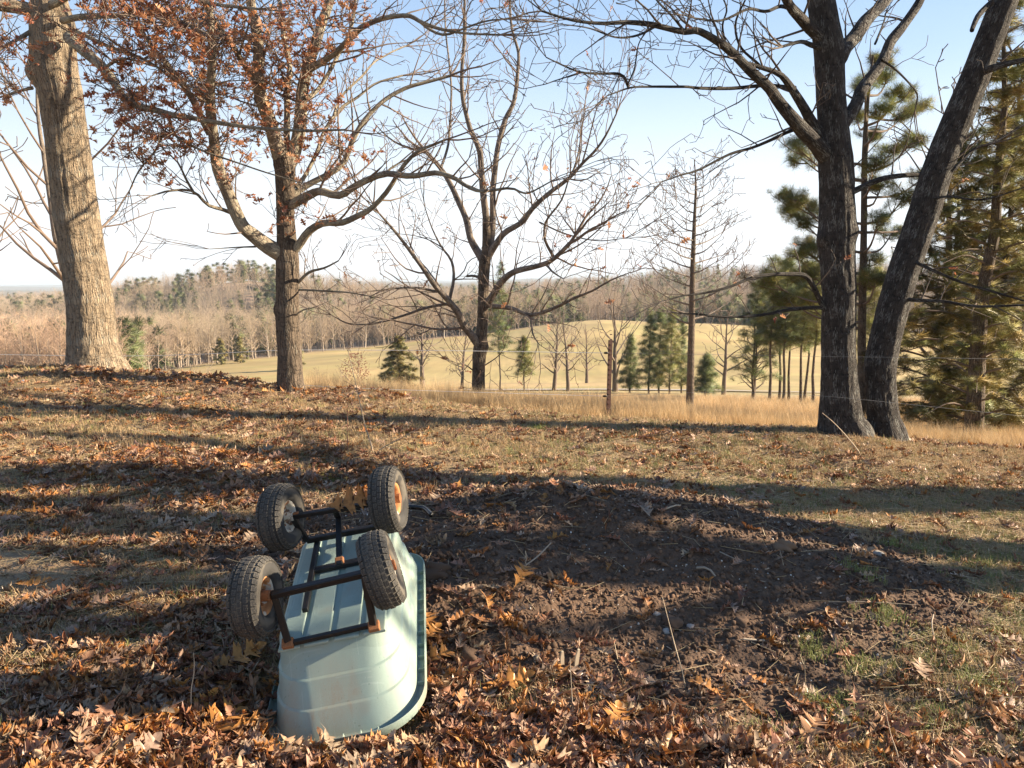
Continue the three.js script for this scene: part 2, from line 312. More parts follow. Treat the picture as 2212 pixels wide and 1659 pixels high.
// a branch that forks into smaller ones; every end is remembered in tips
function grow(gb, R, p, dir, len, r, lvl, o, tips) {
  const n = Math.max(3, Math.round(len / (o.seg || .16))), pts = [p.clone()], rad = [r], d = dir.clone().normalize(), q = p.clone(), kids = [];
  const rEnd = Math.max(o.rmin, r * .3), wob = o.wander ?? .28, st = len / n;
  for (let k = 1; k <= n; k++) {
    d.x += (R() - .5) * wob; d.y += (R() - .5) * wob + (o.up ?? .04); d.z += (R() - .5) * wob; d.normalize();
    q.addScaledVector(d, st); pts.push(q.clone()); rad.push(mix(r, rEnd, k / n));
    if (lvl > 0 && k > n * (o.bare ?? .15) && k < n && R() < (o.dens ?? .62)) kids.push([q.clone(), d.clone(), k / n, rad[k]]);
  }
  gb.tube(pts, rad, sidesFor(r), { wrap: 1 });
  if (lvl <= 0 || len < o.minLen) { tips && tips.push([pts[pts.length - 1], d.clone()], [pts[Math.floor(n * .6)], d.clone()]); return; }
  kids.push([q.clone(), d.clone(), .9, rEnd]);
  for (const [kp, kd, t, kr] of kids) {
    const ax = V(R() - .5, R() - .5, R() - .5); ax.addScaledVector(kd, -ax.dot(kd)).normalize();
    const ang = mix(.45, 1.15, R()), nd = kd.clone().multiplyScalar(Math.cos(ang)).addScaledVector(ax, Math.sin(ang));
    grow(gb, R, kp, nd, len * mix(.3, .62, R()) * (1 - t * .35), Math.max(o.rmin, kr * mix(.45, .75, R())), lvl - 1, o, tips);
  }
}
function smooth(list, step) {                                              // a curve through the points, at even steps; each point [pos, radius]
  const curve = new THREE.CatmullRomCurve3(list.map(q => q[0]), false, 'centripetal');
  const L = curve.getLength(), n = Math.max(3, Math.ceil(L / step)), pts = [], rad = [], m = list.length - 1;
  for (let i = 0; i <= n; i++) { const t = i / n * m, k = Math.min(m - 1, Math.floor(t)), f = t - k; pts.push(curve.getPoint(i / n)); rad.push(mix(list[k][1], list[k + 1][1], f)); }
  return { pts, rad, L };
}
// a limb seen at these places; w: widths at its start and end; depth runs from D to D + dz
function limb(tree, mat, list, w0, w1, D, dz, R, o = {}) {
  const n = list.length, pw = o.power || 1;
  const pr = list.map(([u, v], i) => { const t = i / (n - 1), d = D + dz * Math.pow(t, 1.1); return [at(u, v, d), unit(mix(w0, w1, Math.pow(t, pw)), d) / 2]; });
  const s = smooth(pr, o.step || .09), seed = R() * 50;
  s.pts.forEach((p, i) => { if (i) { const k = Math.min(1, i / 6) * s.rad[i] * .55; p.x += (vn(i * .3 + seed, 3) - .5) * k; p.y += (vn(i * .3, seed) - .5) * k; p.z += (vn(i * .21 + 7, seed + 4) - .5) * .05; } });
  const g = new GB();
  g.tube(s.pts, s.rad, sidesFor(Math.max(...s.rad)), { vs: .5, shape: (a, p, L) => 1 + .16 * (vn(Math.cos(a) * 1.3 + L * 4 + seed, Math.sin(a) * 1.3 + L * 2) - .5) });
  const m = part(o.name || 'limb', g.geo(true), mat, tree);
  if (o.twig !== 0) spawn(tree.userData._gb, R, s, o, tree.userData._tips);
  return s;
}
function spawn(gb, R, s, o, tips) {
  const k = o.twig ?? 1, every = (o.every || .32) / k, q = { rmin: o.rmin || .0035, minLen: .12, wander: .34, up: o.up ?? .03, seg: o.seg || .13, dens: o.dens ?? .5, bare: .12 };
  let next = (o.from ?? .15) * s.L, acc = 0;
  for (let i = 1; i < s.pts.length - 1; i++) {
    acc += s.pts[i].distanceTo(s.pts[i - 1]); if (acc < next) continue; next = acc + every * mix(.4, 1.5, R());
    const T = V(0, 0, 0).subVectors(s.pts[i + 1], s.pts[i - 1]).normalize(), ax = V(R() - .5, R() - .3, (R() - .5) * 1.3); ax.addScaledVector(T, -ax.dot(T)).normalize();
    const a = mix(.5, 1.25, R()), d = T.clone().multiplyScalar(Math.cos(a)).addScaledVector(ax, Math.sin(a));
    const len = (o.len || .9) * mix(.35, 1.25, R() * R() + .2) * (1 - .4 * acc / s.L);
    grow(gb, R, s.pts[i], d, len, clamp(s.rad[i] * .45, q.rmin, .005 + len * .012), o.lvl ?? 2, q, tips);
  }
  const e = s.pts.length - 1, T = V(0, 0, 0).subVectors(s.pts[e], s.pts[e - 2]).normalize();
  if (s.rad[e] < .05) for (let k = 0; k < 3; k++) grow(gb, R, s.pts[e], T.clone().add(V((R() - .5) * .8, (R() - .4) * .8, (R() - .5) * .8)), (o.len || .9) * mix(.5, .9, R()), Math.max(q.rmin, s.rad[e] * .8), o.lvl ?? 2, q, tips);
}
function startTree(name, label, category, group) { const t = thing(name, label, category, group); t.userData._gb = new GB(); t.userData._tips = []; return t; }
function endTree(t, mat) { const g = t.userData._gb; if (!g.empty) part('crown', g.geo(), mat, t, 'stuff'); delete t.userData._gb; const tips = t.userData._tips; delete t.userData._tips; return tips; }
// a trunk with flared foot and furrows
function trunk(tree, mat, list, D, o = {}) {
  const foot = at(list[0][0], list[0][1], D), gy = G(foot.x, D) - .12;
  const rows = list.map(([u, v, w], i) => { const d = D + (o.dz || 0) * i / (list.length - 1); const a = (u * PXU - 512) / FPX, b = -(v * PXU - 384) / FPX; return [at(u, v, d), unit(w, d) / 2 / Math.sqrt(1 + a * a) / (Math.cos(PITCH) + b * Math.sin(PITCH))]; });
  if (rows[0][0].y > gy) rows.unshift([V(rows[0][0].x, gy, rows[0][0].z), rows[0][1] * (o.flare || 1.12)]);
  const s = smooth(rows, o.step || .05), y0 = G(foot.x, D);
  const burls = (o.burls || []).map(([u, v, r, h, dd]) => [at(u, v, D - (dd || 0)), r, h]);
  const g = new GB(), sd = o.seed || 1;
  g.tube(s.pts, s.rad, o.sides || 56, { vs: o.vs || .5, wrap: o.wrap || Math.max(2, Math.round(s.rad[5] * 2 * Math.PI / .42)), shape: (a, p, L, nx, ny, nz) => {
    const rr = s.rad[Math.min(s.rad.length - 1, Math.round(L / s.L * (s.rad.length - 1)))];
    const hgt = p.y - y0, fl = Math.exp(-Math.max(0, hgt) / .22);
    const ca = Math.cos(a), sa = Math.sin(a);
    let k = 1 + .07 * (fbm(ca * 1.4 + sd * 9 + 5, sa * 1.4 + L * .8, 2) - .5) * 2 + fl * .22 * (vn(ca * 1.8 + sd, sa * 1.8 + 7) - .35);
    k += ((1 - Math.abs(2 * vn(ca * rr * 26 + sd * 31 + sa * 3 + 40, L * 2.6 + sa * rr * 26) - 1)) - .5) * -.045 + (vn(a * rr * 40 + 3, L * 9) - .5) * .035 * (a > 5.9 ? (6.2832 - a) / .38 : 1);
    for (const [b, r, h] of burls) { const dx = p.x + nx * rr - b.x, dy = p.y + ny * rr - b.y, dz = p.z + nz * rr - b.z, q = (dx * dx + dy * dy + dz * dz) / (r * r); if (q < 6) k += h / rr * Math.exp(-q); }
    return k;
  } });
  part('trunk', g.geo(true), mat, tree);
  return s;
}

// ---------------------------------------------------------------- oak leaves
function leafGeo(seed, o = {}) {
  const R = rng(seed), lobes = o.lobes || 3, P = [], I = [], half = [];
  // half outline: [along, out], tip at 1
  half.push([.0, .012], [.05, .03]);
  for (let k = 0; k < lobes; k++) {
    const a = .1 + (k / lobes) * .72, w = (o.wide || .36) * [0.62, 1, .82, .55][Math.min(3, k)] * mix(.85, 1.15, R()), st = .72 / lobes;
    half.push([a + st * .04, .05 + .03 * R()], [a + st * .28, w * .3], [a + st * .5 + .07, w * mix(.9, 1.1, R())], [a + st * .56 + .035, w * .56], [a + st * .82 + .06, w * mix(.66, .84, R())], [a + st * .74 + .012, w * .36], [a + st * .9, .055 + .04 * R()]);
  }
  half.push([.88, .1], [.94, .075], [1, .004]);
  const n = half.length, curl = o.curl ?? mix(-1.6, 1.6, R()), fold = o.fold ?? mix(.1, .9, R()), twist = mix(-.7, .7, R()), seedz = R() * 30;
  const put = (s, along, out) => {
    const th = curl * (along - .5), Lx = Math.abs(curl) > .05 ? Math.sin(th) / curl : along - .5, Lz = Math.abs(curl) > .05 ? (1 - Math.cos(th)) / curl : 0;
    const f = fold * (1 + .5 * (vn(along * 3 + seedz, s * 3) - .5)) + out * 1.2 * (o.edge ?? mix(-.6, 1.2, vn(seedz, s))), tw = twist * (along - .5);
    const y = s * out * Math.cos(f), z = out * Math.sin(f) + (vn(along * 7 + seedz, s * out * 9 + 5) - .5) * .07;
    const yy = y * Math.cos(tw) - z * Math.sin(tw), zz = y * Math.sin(tw) + z * Math.cos(tw);
    P.push(Lx - zz * Math.sin(th), Lz + zz * Math.cos(th), yy); return P.length / 3 - 1;
  };
  const mid = half.map(h => put(0, clamp(h[0] * .97 + .01), 0));
  for (const s of [-1, 1]) {
    const e = half.map(h => put(s, h[0], h[1]));
    for (let i = 0; i < n - 1; i++) { if (s > 0) I.push(mid[i], e[i], e[i + 1], mid[i], e[i + 1], mid[i + 1]); else I.push(mid[i], e[i + 1], e[i], mid[i], mid[i + 1], e[i + 1]); }
  }
  // stalk
  if (!o.plain) { const a = put(1, 0, .008), b = put(-1, 0, .008), c = P.length / 3; P.push(P[a * 3] - .22, P[a * 3 + 1] + .04 * (R() - .3), .05 * (R() - .5)); I.push(a, b, c); }
  const g = new THREE.BufferGeometry(); g.setAttribute('position', new THREE.Float32BufferAttribute(P, 3)); g.setIndex(I); g.computeVertexNormals();
  const uv = new Float32Array(P.length / 3 * 2); for (let i = 0; i < P.length / 3; i++) { uv[i * 2] = P[i * 3] + .5; uv[i * 2 + 1] = P[i * 3 + 2] + .5; } g.setAttribute('uv', new THREE.BufferAttribute(uv, 2));
  return g;
}
const leafTex = dataTex(256, 256, (i, j) => {                               // blotches, a pale midrib and side veins
  const x = i / 256, y = j / 256 - .5, rib = Math.exp(-((y / .012) ** 2)), vein = Math.pow(Math.abs(Math.sin((x - Math.abs(y) * 1.1) * 22)), 24) * .5;
  const b = .72 + .4 * fbm(x * 9, y * 9 + 4, 3) - .25 * sm(.6, .75, vn(x * 14, y * 14 + 7)), k = clamp(b + .14 * rib + .07 * vein);
  return [enc(k * .98), enc(k * .95), enc(k * .9)];
}, true);
const leafMat = new THREE.MeshPhysicalMaterial({ map: leafTex, color: 0xffffff, roughness: .62, transmission: .3, thickness: 0, ior: 1.3, side: THREE.DoubleSide });
const crownLeafMat = new THREE.MeshPhysicalMaterial({ map: leafTex, color: 0xffffff, roughness: .9, transmission: .55, thickness: 0, ior: 1.2, side: THREE.DoubleSide });
const leafShapes = [leafGeo(11, { lobes: 3, curl: .5, fold: .15 }), leafGeo(12, { lobes: 3, curl: -.9 }), leafGeo(13, { lobes: 4, wide: .3, curl: 1.5 }), leafGeo(14, { lobes: 3, wide: .3, curl: -1.9, fold: .8 }), leafGeo(15, { lobes: 4, wide: .26, curl: 2.4, fold: 1.1 }), leafGeo(16, { lobes: 3, wide: .4, curl: .2, fold: .35 }), leafGeo(17, { lobes: 2, wide: .24, curl: -2.6, fold: 1.2 }), leafGeo(18, { lobes: 4, wide: .34, curl: .9, fold: .5 }), leafGeo(19, { lobes: 3, wide: .3, curl: 3.2, fold: 1.3 }), leafGeo(20, { lobes: 3, wide: .36, curl: -1.3, fold: 1.0, edge: 1.6 }), leafGeo(21, { lobes: 4, wide: .22, curl: -3, fold: .7 })];
const flatLeaf = [leafGeo(51, { lobes: 3, wide: .42, curl: .5, fold: .12, edge: .25 }), leafGeo(52, { lobes: 3, wide: .38, curl: -.7, fold: .22, edge: .5 }), leafGeo(53, { lobes: 4, wide: .36, curl: .9, fold: .16, edge: .2 })];
const LEAFCOL = [[.60, .28, .08], [.54, .245, .075], [.52, .29, .16], [.56, .38, .26], [.36, .16, .08], [.27, .125, .075], [.48, .22, .08], [.46, .34, .25], [.46, .24, .15], [.62, .45, .33], [.56, .36, .25], [.64, .44, .28]];
function leafColor(R, bright) { const c = LEAFCOL[Math.floor(R() * LEAFCOL.length)], k = mix(.72, 1.08, R()) * (bright || 1); return C(c[0] * k, c[1] * k * mix(.94, 1.06, R()), c[2] * k); }

// ---------------------------------------------------------------- the large trees on the crest
const treeLeaf = [leafGeo(31, { lobes: 3, curl: 1.2, fold: .5, plain: true }), leafGeo(32, { lobes: 2, curl: -1.8, fold: .9, wide: .3, plain: true }), leafGeo(33, { lobes: 3, curl: .4, fold: .3, wide: .42, plain: true })];
const TREELEAF = [[.72, .36, .18], [.66, .30, .14], [.76, .43, .25], [.56, .23, .12], [.70, .39, .24], [.48, .19, .12]];
function hangLeaves(tree, spots, R, size) {                                 // spots: [place, how many, spread]
  const lists = treeLeaf.map(() => []);
  for (const [p, n, s] of spots) for (let i = 0; i < n; i++) {
    const q = V(p.x + (R() + R() - 1) * s, p.y + (R() + R() - 1) * s * .8, p.z + (R() + R() - 1) * s), c = TREELEAF[Math.floor(R() * TREELEAF.length)], k = mix(.75, 1.15, R());
    lists[Math.floor(R() * lists.length)].push([mat4(q, (R() - .5) * 2.6, R() * 6.3, -.5 + (R() - .5) * 2, size * mix(.65, 1.25, R())), C(c[0] * k, c[1] * k, c[2] * k)]);
  }
  lists.forEach((l, i) => l.length && scatter('leaves', treeLeaf[i], crownLeafMat, l, null, tree));
}
// twigs reach from a limb to a leafy spray
function spray(tree, R, spots, limbs, D, spread, perSpray, size) {
  const out = [];
  for (const [u, v, r] of spots) {
    const c = at(u, v, D + (R() - .5) * spread); const rad = unit(r, D);
    let best = null, bd = 1e9; for (const s of limbs) for (let i = 2; i < s.pts.length; i += 2) { const d = s.pts[i].distanceTo(c); if (d < bd) { bd = d; best = s.pts[i]; } }
    const arms = Math.max(2, Math.round(r / 12));
    for (let a = 0; a < arms; a++) {
      const e = c.clone().add(V((R() - .5) * 2 * rad, (R() - .5) * 1.7 * rad, (R() - .5) * 2.2 * rad)), m = best.clone().lerp(e, .5).add(V((R() - .5) * .2, (R() - .2) * .2, (R() - .5) * .2));
      const s = smooth([[best, .008], [m, .006], [e, .004]], .12); tree.userData._gb.tube(s.pts, s.rad, 4, { wrap: 1 });
      const ends = []; for (let k = 0; k < 6; k++) { const b = s.pts[Math.floor(s.pts.length * mix(.45, .98, R()))], tips = []; grow(tree.userData._gb, R, b, V(R() - .5, R() - .45, R() - .5), mix(.18, .42, R()), .0045, 1, { rmin: .0028, minLen: .1, wander: .5, up: .02, seg: .08, dens: .4 }, tips); ends.push(...tips); }
      for (const [p] of ends) if (R() < .44) out.push([p, Math.max(1, Math.round(perSpray * mix(.4, 1.4, R()))), .075]);
    }
  }
  hangLeaves(tree, out, R, size);
}
{ // large pale oak on the mound
  const R = rng(101), D = 9.6, t = startTree('oak_tree', 'massive pale-barked oak with burls on the leafy mound, thickest trunk', 'tree', 'oaks along the crest');
  trunk(t, M.barkPale, [[214, 840, 196], [210, 812, 154], [205, 775, 122], [200, 732, 107], [196, 665, 103], [187, 599, 100], [176, 532, 100], [165, 465, 103], [156, 400, 100], [150, 350, 97], [142, 290, 96], [136, 250, 97], [130, 200, 99], [118, 150, 104], [114, 100, 104], [112, 50, 102], [106, 5, 84], [97, -60, 72], [88, -160, 64], [95, -330, 52], [80, -560, 30]], D,
    { seed: 1, sides: 96, step: .035, flare: 1.2, burls: [[192, 226, .1, .07, .1], [216, 410, .11, .075, .2], [62, 158, .13, .07, .1], [98, 318, .12, .05, .3], [120, 130, .14, .05, .35], [140, 480, .1, .03, .3]] });
  const L = [];
  const o = { len: .7, every: .3, rmin: .003 };
  limb(t, M.barkPale, [[95, 40], [60, 22], [0, 10], [-90, -8]], 34, 20, D, -.4, R, { twig: 0 });
  L.push(limb(t, M.limbPale, [[150, 80], [180, 110], [233, 157], [260, 200], [283, 220], [333, 237], [383, 250], [433, 260], [483, 267], [567, 277], [667, 283], [745, 281]], 26, 4, D - .2, -1.9, R, { ...o, power: .7 }));
  L.push(limb(t, M.limbPale, [[135, 45], [173, 37], [233, 33], [283, 32], [333, 27], [383, 43], [417, 60], [483, 87]], 14, 4, D - .2, -1.6, R, o));
  L.push(limb(t, M.limbPale, [[160, 65], [233, 100], [283, 117], [333, 140], [367, 167], [450, 205]], 9, 3, D - .3, -1.2, R, o));
  L.push(limb(t, M.limbPale, [[363, 247], [377, 290], [400, 307], [450, 330], [500, 347], [567, 370], [640, 392]], 7, 2.5, D - 1.1, -.5, R, o));
  L.push(limb(t, M.limbPale, [[372, 288], [350, 293], [333, 327], [300, 370], [280, 412]], 6, 2.5, D - 1.15, .5, R, o));
  L.push(limb(t, M.limbPale, [[110, 10], [180, -20], [280, -10], [380, -10], [470, 10], [560, 20]], 16, 5, D - .2, -2, R, o));
  L.push(limb(t, M.limbPale, [[225, 148], [260, 128], [290, 130], [330, 142], [360, 150]], 7, 3, D - .7, -.6, R, o));
  const W = [[80, 60], [30, 90], [-30, 130]]; L.push(limb(t, M.limbPale, W, 10, 4, D, -.8, R, o)); L.push(limb(t, M.limbPale, [[70, 190], [30, 200], [-20, 215]], 7, 3, D, .4, R, o));
  for (const q of [[[100, -60], [190, -150], [300, -260], [420, -330]], [[92, -110], [20, -220], [-90, -330]], [[95, -250], [180, -380], [230, -520]]]) limb(t, M.limbPale, q, 30, 9, D, (R() - .5) * 3, R, { len: 1.6, every: .5, lvl: 2 });
  spray(t, R, [[380, 15, 50], [280, 30, 55], [430, 110, 60], [460, 150, 50], [410, 140, 40], [570, 200, 34], [540, 20, 44], [330, 60, 50], [250, 60, 40], [330, 150, 36], [232, 178, 32], [280, 255, 36], [300, 278, 36], [285, 300, 28], [390, 232, 26], [490, 190, 30], [530, 80, 40], [20, 75, 28], [14, 150, 26], [42, 205, 14], [60, 20, 16], [440, 40, 44], [350, 100, 36], [500, 130, 32], [260, 212, 18], [350, 300, 16], [420, 70, 40], [205, 95, 22], [470, 220, 20], [330, 210, 20], [300, 345, 12], [270, 340, 12], [400, 345, 10], [480, 300, 10], [195, 50, 22], [310, -20, 50], [430, -30, 50], [200, -20, 40]], L, D - 1.3, 1.5, 1.25, .115);
  endTree(t, M.twig);
}
{ // forked oak with many stems
  const R = rng(202), D = 9.1, t = startTree('oak_tree', 'forked oak with many upright pale stems and clinging brown leaves, second from the mound', 'tree', 'oaks along the crest');
  trunk(t, M.barkBrown, [[631, 850, 66], [628, 825, 57], [626, 765, 52], [622, 700, 52], [621, 632, 52], [621, 565, 53], [620, 533, 47], [617, 467, 40], [617, 400, 45], [614, 352, 50], [600, 318, 36]], D, { seed: 2, sides: 64, step: .04, burls: [[597, 668, .06, .03, .05], [612, 430, .07, .03, .1], [630, 420, .06, .03, .1]] });
  const o = { len: .95, every: .16, rmin: .0034, lvl: 3, dens: .36 }, L = [];
  const add = (l, w0, w1, dz, m = M.limbPale, oo = {}) => L.push(limb(t, m, l, w0, w1, D, dz, R, { ...o, ...oo }));
  add([[612, 355], [593, 300], [573, 233], [560, 167], [557, 117], [550, 67], [540, 0], [535, -120]], 34, 16, -.6);
  add([[622, 360], [633, 333], [647, 267], [650, 200], [663, 160], [683, 100], [693, 50], [712, 0], [740, -120]], 30, 16, .3);
  add([[615, 350], [617, 333], [618, 267], [620, 200], [627, 150], [612, 80], [604, 0], [600, -90]], 15, 9, .7);
  add([[615, 550], [593, 540], [560, 520], [535, 500], [520, 483], [493, 417], [473, 367], [463, 317], [457, 267], [453, 217], [457, 167], [457, 100], [450, 33], [442, -60]], 40, 15, -1.1, M.limbPale, { power: .6 });
  add([[453, 290], [417, 217], [383, 167], [350, 127], [327, 100], [300, 55]], 15, 7, -.7, M.limbPale);
  add([[557, 190], [545, 165], [520, 127], [500, 93], [460, 43], [436, -10]], 15, 9, -.6, M.limbPale);
  add([[523, 470], [487, 455], [450, 443], [417, 413], [367, 413], [327, 423]], 10, 3, -.8);
  add([[417, 413], [400, 383], [383, 350], [353, 323]], 6, 3, -.2, M.limbPale);
  add([[552, 533], [520, 534], [452, 538]], 5, 1.5, -.4, M.limbPale, { twig: .2 });
  add([[625, 445], [645, 435], [667, 423], [693, 413], [737, 420], [770, 400], [830, 377], [887, 380], [943, 373], [977, 383], [1003, 400], [1037, 413], [1103, 407], [1137, 417], [1187, 393]], 21, 3, -1.5, M.limbPale);
  add([[628, 548], [645, 528], [667, 499], [700, 482], [737, 480], [770, 467], [803, 450], [837, 413], [870, 360], [903, 327], [937, 313], [962, 302]], 19, 5, -.7, M.limbPale);
  add([[630, 425], [650, 408], [700, 380], [737, 355], [763, 300], [797, 250], [830, 217], [870, 193], [910, 180], [972, 162]], 15, 6, .4, M.limbPale);
  add([[640, 405], [655, 385], [683, 333], [700, 283], [737, 233], [770, 213], [813, 180], [870, 163]], 10, 4, 1.0, M.limbPale);
  add([[715, 262], [737, 207], [787, 160], [810, 133], [837, 117], [877, 100]], 6, 3, 1.2, M.limbPale);
  add([[668, 150], [700, 130], [737, 100], [770, 67], [813, 43], [880, 33], [910, 47], [953, 63], [1003, 72], [1080, 76]], 15, 4, -.9, M.limbPale);
  add([[905, 45], [925, 62], [960, 75], [1000, 62], [1050, 45], [1100, 40]], 7, 3, -.4, M.limbPale);
  add([[660, 215], [690, 190], [725, 130], [760, 60], [770, -20]], 10, 6, .6, M.limbPale);
  add([[832, 378], [838, 368], [862, 352]], 6, 4, .05, M.limbPale, { twig: .1 });
  add([[642, 612], [667, 589], [700, 579], [730, 563]], 8, 3, -.4, M.limbPale, { twig: .6, len: .4 });
  add([[642, 626], [690, 628], [745, 631], [800, 640]], 5, 2.5, -.5, M.limbPale, { len: .4 });
  add([[632, 690], [650, 672], [675, 665]], 4, 2, -.2, M.limbPale, { twig: .4, len: .3 });
  spray(t, R, [[600, 60, 44], [645, 30, 32], [700, 40, 34], [600, 110, 40], [650, 150, 28], [660, 250, 30], [560, 235, 30], [620, 190, 32], [700, 300, 20], [730, 45, 24], [570, 300, 14], [645, 262, 22], [740, 330, 10], [597, 465, 6], [648, 455, 7], [480, 320, 12], [500, 420, 12], [575, 130, 24], [680, 90, 30], [690, 250, 20], [610, 290, 12]], L, D - .5, 1.3, 1.3, .115);
  endTree(t, M.twig);
}
{ // slender oak in the middle, beyond the crest
  const R = rng(303), D = 14, t = startTree('oak_tree', 'slim bare oak with low spreading limbs in the middle, rooted behind the crest', 'tree', 'oaks along the crest');
  trunk(t, M.barkBrown, [[1034, 905, 33], [1034, 885, 31], [1034, 800, 28], [1037, 750, 29], [1042, 700, 24], [1044, 630, 23], [1047, 570, 25], [1051, 545, 22], [1050, 467, 15]], D, { seed: 3, sides: 40, step: .06, burls: [[1052, 750, .1, .05, .05], [1022, 770, .08, .03, .1]] });
  const o = { len: 1.45, every: .2, rmin: .0048, seg: .16, step: .13, lvl: 3, dens: .42 };
  const add = (l, w0, w1, dz, m = M.limbGrey, oo = {}) => limb(t, m, l, w0, w1, D, dz, R, { ...o, ...oo });
  add([[1047, 575], [1037, 553], [1017, 515], [1007, 475], [990, 433], [970, 393], [950, 360], [923, 330]], 18, 8, .8);
  add([[953, 362], [967, 317], [973, 267], [975, 200], [970, 133], [963, 67], [960, -20]], 6, 3, .9);
  add([[1050, 470], [1043, 400], [1040, 350], [1033, 317], [1013, 267], [1000, 217], [998, 150], [1003, 83], [1003, 20], [1006, -60]], 15, 4, -.6, M.limbGrey);
  add([[1056, 545], [1063, 500], [1065, 400], [1073, 333], [1090, 267], [1110, 217], [1118, 150], [1120, 117], [1105, 60], [1100, -20]], 15, 4, .5, M.limbGrey);
  add([[1052, 560], [1067, 533], [1090, 503], [1127, 480], [1147, 453], [1187, 417], [1230, 383], [1257, 353], [1287, 323], [1310, 290], [1332, 245]], 15, 3, -1.2, M.limbGrey, { dens: .6, len: 1.4 });
  add([[1235, 380], [1250, 330], [1255, 290], [1262, 240]], 5, 2, .4); add([[1258, 352], [1275, 290], [1290, 230]], 4, 2, -.9);
  add([[1050, 655], [1060, 645], [1077, 619], [1097, 595], [1120, 585], [1163, 575], [1193, 562], [1230, 525]], 17, 9, -1.3, M.limbGrey, { every: .3 });
  add([[1197, 557], [1177, 519], [1177, 492], [1183, 472], [1213, 432], [1232, 375]], 7, 3, -1.2); add([[1180, 572], [1195, 588], [1217, 602]], 6, 2, -1.3);
  add([[1200, 555], [1250, 530], [1300, 490], [1330, 455]], 4, 2, -1.4); add([[1165, 480], [1220, 505], [1290, 520], [1350, 515]], 4, 2, -.8);
  add([[1050, 658], [1075, 662], [1103, 665], [1147, 680], [1203, 662], [1237, 645], [1277, 629], [1320, 605], [1358, 590]], 12, 2, -1.6, M.limbGrey); add([[1147, 680], [1149, 705], [1151, 722], [1162, 741]], 6, 2, -.4);
  add([[1037, 748], [1020, 727], [1003, 705], [990, 679], [967, 649], [937, 615], [910, 575], [877, 529], [850, 495], [820, 462]], 19, 4, -1.3, M.limbGrey);
  add([[970, 650], [980, 605], [975, 565], [953, 532], [933, 492], [918, 448]], 8, 2, .5); add([[980, 605], [1000, 590], [1012, 565], [1030, 555]], 3, 2, .2); add([[955, 535], [930, 520], [900, 510], [860, 505]], 3, 1.5, -.3);
  add([[975, 655], [920, 665], [870, 682], [803, 699], [753, 699], [715, 680]], 7, 2, -1.0); add([[945, 630], [900, 622], [870, 622], [803, 629], [737, 632]], 6, 2, -1.6);
  add([[1034, 600], [1025, 596], [1008, 597]], 6, 5, .1, M.limbGrey, { twig: 0 });
  add([[1046, 790], [1075, 770], [1090, 750]], 3, 1.5, -.8); add([[1022, 800], [1000, 785], [985, 790]], 3, 1.5, -.5);
  const tips = endTree(t, M.twig), few = []; for (const [p] of tips) if (R() < .018) few.push([p, 1, .05]); hangLeaves(t, few, R, .15);
}
